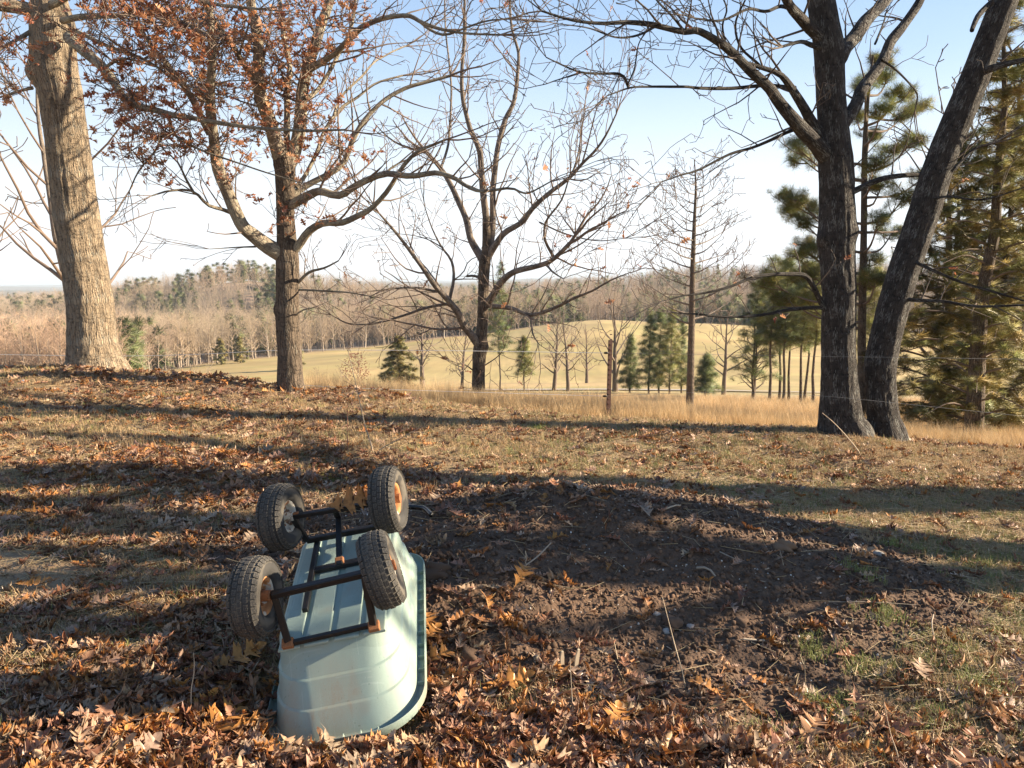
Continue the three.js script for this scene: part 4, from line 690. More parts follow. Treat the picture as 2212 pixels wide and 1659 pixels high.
// ---------------------------------------------------------------- the upturned garden cart
{
  const el = V(-.1127, .2114, -.9709).normalize(), ew = V(.9822, .1716, -.0766), en = V(0, 0, 0).crossVectors(ew, el).normalize(); ew.crossVectors(el, en).normalize();
  const cart = thing('garden_cart', 'upside-down garden cart with pale teal plastic tub and four wheels in the air', 'cart');
  cart.applyMatrix4(new THREE.Matrix4().makeBasis(ew, en, el.clone().negate()).setPosition(-.571, -.001, -2.425));
  const Q = (l, w, n) => V(w, n, -l);
  const dirt = dataTex(512, 512, (i, j) => {
    const w = i / 512 - .5, l = j / 512 * 1.2 - .1, f = fbm(i / 30, j / 30, 4), g = hash2(i, j), film = clamp(sm(.3, .75, fbm(i / 60 + 4, j / 90 + 2, 5)) * (.6 + .5 * g) * sm(.3, .05, l) + .35 * sm(.5, .75, fbm(i / 40 + 44, j / 40, 4))), st = sm(.66, .72, fbm(i / 16 + 90, j / 16 + 5, 3)) * .5, scr = (vn(i / 1.6, j / 60 + i * .03) > .92 ? .07 : 0) + (vn(i / 50 + j * .02, j / 1.7 + 40) > .94 ? .05 : 0) - (vn(i / 3 + 70, j / 3) > .965 ? .14 : 0);
    const base = [.295, .385, .335], mud = [.31, .275, .205];
    return base.map((b, q) => enc(mix(b * (.88 + .16 * f + .05 * g) + scr, mud[q], clamp(film * .8 + st * film * .6)))); }, true);
  const tubMat = new THREE.MeshPhysicalMaterial({ map: dirt, roughness: .46, bumpMap: grainTex, bumpScale: .0006, ior: 1.45 });
  // loops from the rim to the floor of the tub, then back down inside
  const A = 14, E1 = 22, E2 = 10;
  function loop(l0, l1, hw, rn, rf, n) {
    const p = [], arc = (cl, cw, r, a0) => { for (let k = 0; k <= A; k++) { const a = a0 + k / A * Math.PI / 2; p.push([cl + r * Math.cos(a), cw + r * Math.sin(a)]); } };
    const seg = (a, b, m) => { for (let k = 1; k < m; k++) p.push([mix(a[0], b[0], k / m), mix(a[1], b[1], k / m)]); };
    arc(l0 + rn, -hw + rn, rn, Math.PI); // near, far side of w; angles turn from -l to -w
    const c0 = p.length; seg([l0 + rn, -hw], [l1 - rf, -hw], E1); arc(l1 - rf, -hw + rf, rf, -Math.PI / 2); seg([l1, -hw + rf], [l1, hw - rf], E2); arc(l1 - rf, hw - rf, rf, 0); seg([l1 - rf, hw], [l0 + rn, hw], E1); arc(l0 + rn, hw - rn, rn, Math.PI / 2); seg([l0, hw - rn], [l0, -hw + rn], E2);
    return p.map(([l, w]) => Q(l, w, n));
  }
  const H = .253, levels = [
    [-.030, 1.024, .283, .185, .115, .024], [-.030, 1.024, .283, .185, .115, -.004], [0, .995, .256, .165, .095, -.004],        // outer lip
    [.004, .993, .255, .163, .095, .004], [.058, .978, .243, .15, .09, .072], [.061, .977, .242, .149, .09, .076], [.074, .972, .236, .145, .088, .080], [.078, .971, .235, .144, .088, .084],
    [.126, .956, .226, .13, .08, .145], [.129, .955, .225, .129, .08, .149], [.143, .95, .219, .124, .078, .153], [.147, .949, .218, .123, .078, .157],
    [.192, .935, .211, .105, .07, .222], [.199, .931, .208, .1, .066, .238], [.206, .925, .203, .095, .062, .248], [.218, .915, .194, .088, .056, H], [.3, .85, .13, .05, .04, H], [.45, .7, .05, .02, .02, H], [.57, .58, .003, .001, .001, H]];
  const inner = [[.57, .58, .003, .001, .001, H - .005], [.3, .85, .13, .05, .04, H - .005], [.222, .91, .189, .085, .055, H - .006], [.205, .925, .2, .1, .066, .236], [.135, .95, .219, .124, .08, .149], [.066, .972, .237, .146, .09, .076], [.010, .987, .249, .16, .092, -.006], [-.026, 1.02, .279, .18, .112, -.007], [-.033, 1.027, .286, .188, .118, -.007], [-.034, 1.028, .287, .189, .118, .024], [-.030, 1.024, .283, .185, .115, .024]];
  const all = [...levels, ...inner], P = [], U = [], I = [], m = loop(...levels[0]).length;
  for (const L of all) for (const q of loop(...L)) { P.push(q.x, q.y, q.z); U.push(q.x + .5, (-q.z + .1) / 1.2); }
  for (let k = 0; k < all.length - 1; k++) for (let s = 0; s < m; s++) { const a = k * m + s, b = k * m + (s + 1) % m, c = a + m, d = b + m; I.push(a, d, b, a, c, d); }
  const tg = new THREE.BufferGeometry(); tg.setAttribute('position', new THREE.Float32BufferAttribute(P, 3)); tg.setAttribute('uv', new THREE.Float32BufferAttribute(U, 2)); tg.setIndex(I); tg.computeVertexNormals();
  const tub = part('tub', tg, tubMat, cart);
  // raised panels of the floor, with channels between
  for (const [w0, w1] of [[-.185, -.118], [-.094, -.016], [.012, .09], [.116, .183]]) {
    const sh = new THREE.Shape(), ln = .186, lf = .875; sh.moveTo(w0, ln); sh.lineTo(w1, ln); sh.lineTo(w1 - .004, lf); sh.lineTo(w0 + .004, lf); sh.closePath();
    const g = new THREE.ExtrudeGeometry(sh, { depth: .005, bevelEnabled: true, bevelThickness: .004, bevelSize: .005, bevelSegments: 2 }); g.rotateX(-Math.PI / 2); g.translate(0, H - .003, 0);
    const uv = g.attributes.uv, ps = g.attributes.position; for (let i = 0; i < ps.count; i++) uv.setXY(i, ps.getX(i) + .5, (-ps.getZ(i) + .1) / 1.2);
    part('floor_panel', g, tubMat, tub);
  }
  // ribs in the lip
  for (let k = 0; k < 11; k++) for (const s of [-1, 1]) { const g = new THREE.BoxGeometry(.026, .018, .003); g.translate(s * .2695, .004, -(.17 + k * .07)); part('lip_rib', g, tubMat, tub); }
  for (let k = 0; k < 5; k++) { const g = new THREE.BoxGeometry(.003, .018, .026); g.translate(-.12 + k * .06, .004, .015); part('lip_rib', g, tubMat, tub); }
  // frame of black square tube, rusty at the feet
  const rustTex = dataTex(256, 256, (i, j) => { const n = fbm(i / 24, j / 24, 4), r = sm(.72, .85, n) * .8, k = .7 + .6 * hash2(i, j); return [enc(mix(.013, .16 * k, r)), enc(mix(.013, .07 * k, r)), enc(mix(.013, .03 * k, r))]; }, true);
  const black = new THREE.MeshPhysicalMaterial({ map: rustTex, roughness: .42, metalness: .15 });
  const rust = new THREE.MeshStandardMaterial({ map: dataTex(128, 128, (i, j) => { const n = fbm(i / 10, j / 10, 4), k = .55 + n; return [enc(.28 * k), enc(.115 * k), enc(.045 * k)]; }, true), roughness: .9 });
  function bar(name, a, b, wid, hei, mat = black, parent = cart) {
    const d = V(0, 0, 0).subVectors(b, a), L = d.length(), g = new RoundedBoxGeometry(wid, hei, L, 2, Math.min(wid, hei) * .18); const mm = part(name, g, mat, parent);
    mm.position.copy(a).addScaledVector(d, .5); mm.quaternion.setFromRotationMatrix(new THREE.Matrix4().lookAt(b, a, V(0, 1, 0))); return mm;
  }
  const yb = H + .018;
  bar('cross_bar', Q(.19, -.155, yb), Q(.205, .155, yb), .018, .018); bar('cross_bar', Q(.625, -.13, yb), Q(.635, .13, yb), .03, .02); bar('cross_bar', Q(.825, -.165, .30), Q(.825, .165, .30), .024, .024);
  for (const s of [-1, 1]) { bar('frame_rail', Q(.36, s * .115, yb + .004), Q(.83, s * .125, yb + .01), .022, .02); bar('frame_leg', Q(.19, s * .15, yb - .004), Q(.225, s * .158, .462), .025, .02); bar('frame_foot', Q(.174, s * .152, yb - .006), Q(.205, s * .151, yb + .012), .04, .022, rust); bar('frame_leg', Q(.825, s * .165, .30), Q(.762, s * .176, .455), .024, .02); }
  bar('axle_beam', Q(.215, -.165, .462), Q(.238, .165, .462), .027, .024); bar('axle_beam', Q(.765, -.175, .456), Q(.745, .175, .456), .022, .02);
  bar('steering_bar', Q(.60, -.006, yb + .022), Q(.80, -.006, .395), .024, .012); bar('steering_bar', Q(.80, -.006, .395), Q(.765, -.006, .45), .024, .012); bar('pivot_bolt', Q(.61, -.006, yb + .02), Q(.63, -.006, yb + .035), .034, .022, rust);
  // pull handle, folded out beyond the tub and lying on the soil
  { const c = smooth([[Q(.775, 0, .45), .011], [Q(.93, .03, .40), .011], [Q(1.12, .10, .27), .011], [Q(1.30, .17, .115), .011], [Q(1.36, .22, .075), .011], [Q(1.33, .29, .07), .012], [Q(1.22, .335, .085), .013]], .02), g = new GB(); g.tube(c.pts, c.rad, 12, { wrap: 1 }); part('pull_handle', g.geo(), new THREE.MeshPhysicalMaterial({ color: C(.012, .012, .012), roughness: .25 }), cart); }
  // wheels
  const tyreTex = dataTex(256, 256, (i, j) => { const n = fbm(i / 20, j / 20, 4), k = .75 + .4 * n + .15 * hash2(i, j), d = sm(.45, .7, fbm(i / 36 + 7, j / 36, 3)) * .75; return [enc(mix(.04, .14, d) * k), enc(mix(.038, .122, d) * k), enc(mix(.035, .095, d) * k)]; }, true);
  const rubber = new THREE.MeshStandardMaterial({ map: tyreTex, roughness: .88 }), ro = .1375;
  const prof = [[.064, -.028], [.067, -.038], [.076, -.046], [.09, -.051], [.104, -.051], [.117, -.046], [.1265, -.037], [.1325, -.024], [.1355, -.009], [.1355, .009], [.1325, .024], [.1265, .037], [.117, .046], [.104, .051], [.09, .051], [.076, .046], [.067, .038], [.064, .028]].map(([r, y]) => new THREE.Vector2(r, y));
  const tyreGeo = new THREE.LatheGeometry(prof, 72); tyreGeo.rotateZ(-Math.PI / 2);
  const lug = []; for (let row = 0; row < 5; row++) for (let k = 0; k < 34; k++) { const x = (row - 2) * .0195, a = (k + (row % 2) * .5) / 34 * 6.2832, rr = row === 2 ? .1345 : row === 1 || row === 3 ? .1318 : .1235; const g = new THREE.BoxGeometry(row === 0 || row === 4 ? .02 : .0145, .008, .0195); if (row === 0) g.rotateZ(.75); if (row === 4) g.rotateZ(-.75); g.translate(x * (row === 0 || row === 4 ? 1.07 : 1), rr, 0); g.rotateX(a); lug.push(g); }
  const lugGeo = mergeGeometries(lug);
  const rimP = [[.0, -.014], [.02, -.014], [.024, -.008], [.045, -.008], [.05, -.02], [.052, -.032], [.064, -.036], [.066, -.032], [.055, -.027], [.054, 0], [.055, .027], [.066, .032], [.064, .036], [.052, .032], [.05, .02], [.045, .008], [.024, .008], [.02, .014], [0, .014]].map(([r, y]) => new THREE.Vector2(r, y));
  const rimGeo = new THREE.LatheGeometry(rimP, 48); rimGeo.rotateZ(-Math.PI / 2);
  const hubGeo = new THREE.CylinderGeometry(.019, .019, .1, 20); hubGeo.rotateZ(Math.PI / 2); const boltGeo = new THREE.CylinderGeometry(.005, .005, .034, 6); boltGeo.rotateZ(Math.PI / 2);
  const rimRust = new THREE.MeshStandardMaterial({ map: dataTex(256, 256, (i, j) => { const n = fbm(i / 18, j / 18, 4), w = sm(.56, .66, fbm(i / 30 + 9, j / 30, 4)), k = .6 + .9 * n; return [enc(mix(.44 * k, .6, w)), enc(mix(.20 * k, .55, w)), enc(mix(.075 * k, .44, w))]; }, true), roughness: .8 });
  const rimCream = new THREE.MeshStandardMaterial({ map: dataTex(256, 256, (i, j) => { const n = fbm(i / 18 + 3, j / 18, 4), w = sm(.48, .6, n), k = .7 + .5 * hash2(i, j); return [enc(mix(.62, .24 * k, w)), enc(mix(.57, .12 * k, w)), enc(mix(.46, .06 * k, w))]; }, true), roughness: .7 });
  [[.222, -.217, .465, 'wheel with rusty brown rim', rimRust, -.05, -.16], [.238, .217, .465, null, rimRust, .12, .1], [.768, -.222, .462, 'wheel with chipped cream rim', rimCream, 0, -.22], [.745, .222, .462, 'wheel with rusty orange rim', rimRust, 0, -.16]].forEach(([l, w, n, lab, rm, camber, steer], i) => {
    const g = new THREE.Group(); g.name = 'wheel'; if (lab) g.userData.label = lab; g.position.copy(Q(l, w, n)); g.rotation.set(i * 1.3, 0, 0); const h = new THREE.Group(); cart.add(g); g.rotation.order = 'YZX'; g.rotation.set(i * 1.3, steer, camber);
    part('tyre', tyreGeo, rubber, g); part('tread', lugGeo, rubber, g, 'stuff'); part('rim', rimGeo, rm, g); part('hub', hubGeo, i === 2 ? rimCream : rust, g);
    for (let k = 0; k < 4; k++) { const b = boltGeo.clone(); b.translate(0, .034, 0); b.rotateX(k * Math.PI / 2); part('bolt', b, rust, g); }
  });
  for (const [l, s] of [[.225, -1], [.235, 1], [.767, -1], [.747, 1]]) bar('axle_end', Q(l, s * .15, .463), Q(l, s * .235, .465), .016, .016, rust);
}

// ---------------------------------------------------------------- fence
{
  const D = 10, b = at(1313, 908, D), y0 = G(b.x, D), top = at(1316, 735, D), post = thing('fence_post', 'rust-brown steel fence post standing upright on the crest', 'fence post');
  const postMat = new THREE.MeshStandardMaterial({ map: dataTex(64, 256, (i, j) => { const k = .7 + .5 * fbm(i / 6, j / 14, 3); return [enc(.085 * k), enc(.04 * k), enc(.03 * k)]; }, true), roughness: .85 });
  const sh = new THREE.Shape(); sh.moveTo(-.028, -.006); sh.lineTo(.028, -.006); sh.lineTo(.028, .006); sh.lineTo(.007, .006); sh.lineTo(.006, .036); sh.lineTo(-.006, .036); sh.lineTo(-.007, .006); sh.lineTo(-.028, .006); sh.closePath();
  const h = top.y - y0 + .3, g = new THREE.ExtrudeGeometry(sh, { depth: h, bevelEnabled: false }); g.rotateX(-Math.PI / 2); const m = part('post', g, postMat, post); post.position.set(b.x, y0 - .3, -D); post.rotation.z = -.012; m.rotation.y = .35; m.scale.set(1.05, 1, 1.05);
  const studs = []; for (let k = 0; k < 16; k++) { const s = new THREE.BoxGeometry(.03, .012, .012); s.translate(0, .45 + k * .065, .012); studs.push(s); }
  const st = part('stud_row', mergeGeometries(studs), postMat, post, 'stuff'); st.rotation.y = .35;
  const black = new THREE.MeshStandardMaterial({ color: C(.02, .02, .022), roughness: .5 });
  const yU = at(1313, 762, D).y, yL = at(1313, 855, D).y;
  for (const y of [yU, yL]) { const q = new THREE.TorusGeometry(.024, .009, 8, 16); q.rotateX(1.2); const i = part('insulator', q, black, post); i.position.set(-.055, y - (y0 - .3), .03); }
  const steel = new THREE.MeshStandardMaterial({ color: C(.26, .26, .25), roughness: .6, metalness: .5 }), rope = new THREE.MeshStandardMaterial({ color: C(.72, .70, .66), roughness: .7 });
  const strand = (list, r, mat, label) => { const c = smooth(list.map(q => [q, r]), .25), gb = new GB(); gb.tube(c.pts, c.rad, 5, { wrap: 1 }); return solo('fence_wire', gb.geo(), mat, label, 'wire', 'fence wires along the crest'); };
  const pU = V(b.x - .06, yU, -D + .03), pL = V(b.x - .06, yL, -D + .03);
  strand([at(-150, 764, 10.9), at(0, 766, 10.8), at(140, 768, 10.6), at(290, 769, 10.5), at(440, 765, 10.4), at(600, 757, 10.2), at(900, 757, 10.1), pU], .0036, rope, 'pale upper fence strand between massive oak and steel post');
  strand([at(-150, 804, 10.9), at(0, 806, 10.8), at(140, 807, 10.7), at(300, 812, 10.5), at(600, 828, 10.3), at(737, 837, 10.2), pL], .003, rope, 'lower fence strand between massive oak and steel post');
  strand([pU, at(1560, 766, 8.6), at(1770, 770, 7.75), at(1950, 772, 7.6), at(2212, 776, 7.6), at(2400, 778, 7.6)], .0016, steel, 'upper fence wire crossing both dark stems');
  strand([pL, at(1560, 847, 8.6), at(1770, 855, 7.7), at(1910, 868, 7.55), at(2212, 899, 7.4), at(2400, 916, 7.4)], .0018, steel, 'lower fence wire crossing the foot of both dark stems');
}

// ---------------------------------------------------------------- ground cover
function tuftGeo(seed, n, h, spread, wid, bend) {
  const R = rng(seed), P = [], I = [], N = [];
  for (let i = 0; i < n; i++) {
    const a = R() * 6.283, r = Math.sqrt(R()) * spread, x = Math.cos(a) * r, z = Math.sin(a) * r, b = R() * 6.283, l = h * mix(.45, 1.1, R()), k = bend * mix(.3, 1.4, R()), dx = Math.cos(b), dz = Math.sin(b), sx = -dz * wid / 2, sz = dx * wid / 2, p = P.length / 3;
    const y1 = l * .6 * Math.cos(k * .4), o1 = l * .6 * Math.sin(k * .4), y2 = y1 + l * .45 * Math.cos(k), o2 = o1 + l * .45 * Math.sin(k);
    P.push(x - sx, -.01, z - sz, x + sx, -.01, z + sz, x + dx * o1 - sx * .8, y1, z + dz * o1 - sz * .8, x + dx * o1 + sx * .8, y1, z + dz * o1 + sz * .8, x + dx * o2, y2, z + dz * o2);
    for (let q = 0; q < 5; q++) N.push(dx * .25, .95, dz * .25); I.push(p, p + 1, p + 3, p, p + 3, p + 2, p + 2, p + 3, p + 4);
  }
  const g = new THREE.BufferGeometry(); g.setAttribute('position', new THREE.Float32BufferAttribute(P, 3)); g.setIndex(I); g.computeVertexNormals(); return g;
}
const grassMat = new THREE.MeshPhysicalMaterial({ color: 0xffffff, roughness: .8, transmission: .3, thickness: 0, ior: 1.2, side: THREE.DoubleSide });
{ // short lawn, mostly dead
  const R = rng(1100), shapes = [tuftGeo(1, 18, .042, .05, .0035, 1.7), tuftGeo(2, 14, .055, .045, .003, 1.3), tuftGeo(3, 20, .032, .07, .004, 2.0)], lists = shapes.map(() => []);
  for (let k = 0; k < 150000; k++) {
    const D = 1.7 + Math.pow(R(), 1.15) * 9.5, x = (R() * 2 - 1) * Math.min(8, .72 * D + .5), s = soilMask(x, D), pm = pathMask(x, D), n = fbm(x * 2.4 + 5, D * 2.4, 3);
    if (R() < s * 1.02 || R() < pm * .97 || R() > .25 + 1.3 * (n - .28) || R() < leafMask(x, D) * .55) continue;
    const g = greenMask(x, D) * mix(.3, 1.5, vn(x * 6, D * 6 + 9)), k2 = mix(.7, 1.2, R()), c = R() < g ? C(.26 * k2, .265 * k2, .10 * k2) : C(.50 * k2, .355 * k2, .20 * k2), z = mix(.6, 1.15, R()) * (D > 6 ? 1.25 : 1);
    lists[Math.floor(R() * 3)].push([mat4(V(x, Gfine(x, D) - .004, -D), (R() - .5) * .5, R() * 6.3, (R() - .5) * .5, z), c]);
  }
  for (const [u, v, n] of [[715, 1036, 46], [1162, 926, 30], [430, 1535, 16], [480, 1040, 16], [1905, 1330, 26], [1870, 1440, 26], [2120, 1480, 20], [1810, 1540, 24], [1760, 1400, 20], [2030, 1400, 24], [1950, 1180, 20], [1860, 1240, 20], [2140, 1215, 20], [2020, 1560, 20], [1690, 1590, 18]]) { const h = hit(u, v); for (let k = 0; k < n; k++) { const x = h.x + (R() + R() - 1) * .14, D = h.D + (R() + R() - 1) * .12, q = mix(.8, 1.3, R()); lists[1].push([mat4(V(x, Gfine(x, D), -D), (R() - .5) * .4, R() * 6.3, (R() - .5) * .4, mix(.55, 1.1, R())), C(.27 * q, .29 * q, .10 * q)]); } }
  shapes.forEach((g, i) => scatter('lawn_grass', g, grassMat, lists[i], 'short dry lawn grass with a few green blades'));
  // loose straw lying on the ground
  const st = new THREE.CylinderGeometry(.0016, .0012, 1, 3); st.rotateZ(Math.PI / 2); const sl = [];
  for (let k = 0; k < 15000; k++) { const D = 1.7 + R() * 7.5, x = (R() * 2 - 1) * (.7 * D + .4), q = mix(.7, 1.2, R()), s = soilMask(x, D); if (R() < s * .9) continue; sl.push([mat4(V(x, Gfine(x, D) + .012 + R() * .012, -D), (R() - .5) * .2, R() * 6.3, (R() - .5) * .35, mix(.06, .22, R()), 1.2, 1.2), C(.47 * q, .36 * q, .20 * q)]); }
  scatter('loose_straw', st, grassMat, sl, 'loose straw and dead stems on the lawn');
}
{ // tall dry grass on the slope below the crest
  const R = rng(1200), shapes = [tuftGeo(11, 34, .62, .2, .006, .55), tuftGeo(12, 30, .75, .22, .006, .75), tuftGeo(13, 38, .5, .26, .007, .9)], lists = shapes.map(() => []);
  for (let k = 0; k < 52000; k++) {
    const D = 8.8 * Math.pow(6.3, R()), a = mix(-.42, .78, R()), x = a * D, q = D - (8.35 - .13 * clamp(x, -9, 9)); if (q < 1.3 || (D < 12 && R() > sm(1.2, 2.4, q)) || (a < -.27 && D < 22)) continue;
    const n = fbm(x * .5, D * .35, 3), k2 = mix(.75, 1.2, R()) * mix(.8, 1.15, n), s = mix(.7, 1.15, R()) * mix(.7, 1.15, n) * clamp(.38 + .07 * q, .3, 1.15); if (R() > .35 + n) continue;
    lists[Math.floor(R() * 3)].push([mat4(V(x, G(x, D) - .03, -D), (R() - .5) * .2, R() * 6.3, (R() - .5) * .2, Math.max(.5, s) * (D > 30 ? 1.6 : 1), s, Math.max(.5, s) * (D > 30 ? 1.6 : 1)), C(.68 * k2, .50 * k2, .28 * k2)]);
  }
  shapes.forEach((g, i) => scatter('tall_grass', g, grassMat, lists[i], 'tall straw coloured grass on the slope below the crest'));
}
const placed = [];
{ // fallen leaves
  const R = rng(1300), lists = leafShapes.map(() => []), singles = [];
  const lay = (x, D, size, lift, tilt, col, shape) => { const i = shape ?? Math.floor(R() * leafShapes.length); return [mat4(V(x, Gfine(x, D) + .01 + lift, -D), (R() - .5) * tilt, R() * 6.283, (R() - .5) * tilt, size), col || leafColor(R), i]; };
  let n = 0;
  for (let k = 0; k < 140000 && n < 26000; k++) {
    const D = 1.62 + Math.pow(R(), 1.5) * 9, x = (R() * 2 - 1) * Math.min(7.5, .74 * D + .35), m = leafMask(x, D); if (R() > m * .8) continue; n++;
    const deep = clamp(m - .5), small = R() < (D > 3.2 ? .55 : .3), L = lay(x, D, (small ? mix(.035, .075, R()) : mix(.085, .17, R())), R() * .055 * deep, mix(.6, 1.25, deep), leafColor(R));
    if (D < 2.75 && !small && Math.abs(x) < .68 * D && singles.length < 235) singles.push([x, D, L]); else lists[L[2]].push(L);
  }
  leafShapes.forEach((g, i) => scatter('leaf_litter', g, leafMat, lists[i], 'brown oak leaf litter strewn over the ground'));
  const mats = LEAFCOL.map(c => { const m = leafMat.clone(); m.color = C(c[0], c[1], c[2]); return m; });
  const place = (L, label, group, mi) => { const m = solo('fallen_leaf', leafShapes[L[2]], mats[mi ?? Math.floor(R() * mats.length)], label, 'leaf', group); m.applyMatrix4(L[0]); return m; };
  for (const [x, D, L] of singles) { const mi = Math.floor(R() * mats.length), side = x < -.95 ? ['curled brown oak leaf in the drift beside the tub', 'leaves in the drift beside the tub'] : x < .2 ? ['crumpled oak leaf in the litter before the tub rim', 'leaves before the tub rim'] : x < .9 ? ['crumpled oak leaf in the sunlit litter below the soil bed', 'leaves below the soil bed'] : ['crumpled oak leaf in the litter near the green grass tufts', 'leaves near the green tufts']; place(L, side[0], side[1], mi); }
  // leaves one can pick out: [u, v, size, turn, shape, colour, label]
  for (const [u, v, s, turn, sh, ci, tilt, label] of [
    [1130, 1262, .165, 1.2, 0, 0, .5, 'large orange oak leaf propped on the twigs of the soil bed'], [1225, 1282, .13, 2.4, 4, 0, .7, 'curled orange oak leaf beside the twigs on the soil'], [1052, 1312, .14, 1.9, 1, 0, .4, 'orange oak leaf lying apart on the dark soil'], [995, 1345, .13, .6, 2, 6, .3, 'folded oak leaf on soil beside the tub corner'], [1040, 1350, .12, 2.8, 5, 6, .3, 'brown oak leaf under the orange one on the soil'], [1180, 1355, .085, 1.6, 6, 2, .9, 'small upright tan leaf on the bare soil'],
    [920, 1350, .15, 1.5, 0, 0, .35, 'oak leaf leaning on the tub rim, highest of the row'], [925, 1395, .16, .9, 5, 0, .3, 'big lobed leaf along the tub rim, second of the row'], [940, 1440, .17, .4, 0, 0, .35, 'big lobed leaf along the tub rim, third of the row'], [948, 1478, .16, -.3, 5, 6, .3, 'broad orange leaf at the tub corner, lowest of the row'], [990, 1395, .1, 2, 3, 7, .5, 'grey withered leaf on the soil next to the rim leaves'],
    [1105, 1492, .19, .2, 5, 0, .35, 'large flat orange oak leaf at the lower edge of the soil'], [1555, 1462, .15, 2.2, 4, 3, 1.0, 'pale curled leaf standing up with its shadow on the soil'], [1525, 1500, .15, 2.6, 0, 0, .4, 'orange leaf just below the pale curled leaf'], [520, 1440, .22, .7, 5, 0, .3, 'largest oak leaf, in the shade beside the tub'], [340, 1415, .12, 1.2, 3, 4, .4, 'dark leaf in the shade far from the tub'], [250, 1490, .13, 2.1, 0, 6, .4, 'leaf at the sunlit gap near the shaded grass'], [335, 1590, .17, .5, 5, 0, .5, 'bright orange oak leaf in the sunlit corner drift'], [480, 1600, .22, 1.0, 0, 0, .55, 'very large bright orange leaf in front of the tub'], [260, 1640, .18, 1.6, 5, 0, .4, 'bright orange leaf low in the corner drift'],
    [40, 1605, .15, .4, 7, 6, .2, 'flat orange leaf alone at the grassy corner'], [75, 1275, .15, .3, 7, 0, .2, 'orange leaf on the bare sandy patch'], [180, 1135, .12, 1, 5, 4, .2, 'leaf in the shade past the sandy patch'], [230, 920, .14, .4, 7, 0, .2, 'flat orange leaf out on the straw lawn'], [540, 1170, .11, 1.4, 0, 7, .5, 'dry leaf under the far cream-rimmed wheel'], [1990, 1465, .13, 1.3, 5, 3, .5, 'pale star-shaped leaf on the green grass'], [1830, 1425, .12, .2, 7, 4, .2, 'rusty leaf at the border of soil and grass'], [2155, 1560, .13, .3, 5, 6, .4, 'flat brown leaf at the grassy corner'], [1000, 1625, .15, 2.4, 0, 0, .5, 'tan oak leaf, centre of the litter below the tub'], [705, 1640, .14, 2.9, 4, 3, .7, 'pale upright leaf right below the tub rim'], [1750, 1600, .16, .9, 0, 2, .5, 'tan lobed leaf in the litter below the grass tufts'], [1330, 1575, .15, 1.4, 5, 0, .5, 'orange leaf in the middle of the sunlit litter'], [960, 1110, .16, .4, 0, 5, .3, 'dark oak leaf by the end of the pull handle'], [985, 1122, .15, 2.2, 5, 4, .3, 'reddish oak leaf beside the pull handle'], [940, 1080, .13, 1.3, 0, 7, .3, 'shaded leaf behind the pull handle']]) {
    const h = hit(u, v), c = LEAFCOL[ci], m = leafMat.clone(); m.color = C(c[0] * 1.05, c[1] * 1.05, c[2]);
    const o = solo('fallen_leaf', sh === 5 ? flatLeaf[0] : sh === 0 ? flatLeaf[1] : sh === 7 ? flatLeaf[2] : leafShapes[sh], m, label, 'leaf', 'single oak leaves one can pick out'); o.position.set(h.x, h.p.y + .022 + s * .3 * tilt, h.p.z); o.rotation.set(tilt * .6, turn, tilt * .5, 'YXZ'); o.scale.setScalar(s); }
  { const m = leafMat.clone(); m.color = C(.5, .24, .08); const o = solo('fallen_leaf', flatLeaf[0], m, 'large orange leaf caught between the far wheels of the cart', 'leaf', 'single oak leaves one can pick out'); o.position.copy(at(757, 1083, 3.05)); o.rotation.set(.9, .25, .1); o.scale.setScalar(.2); }
}
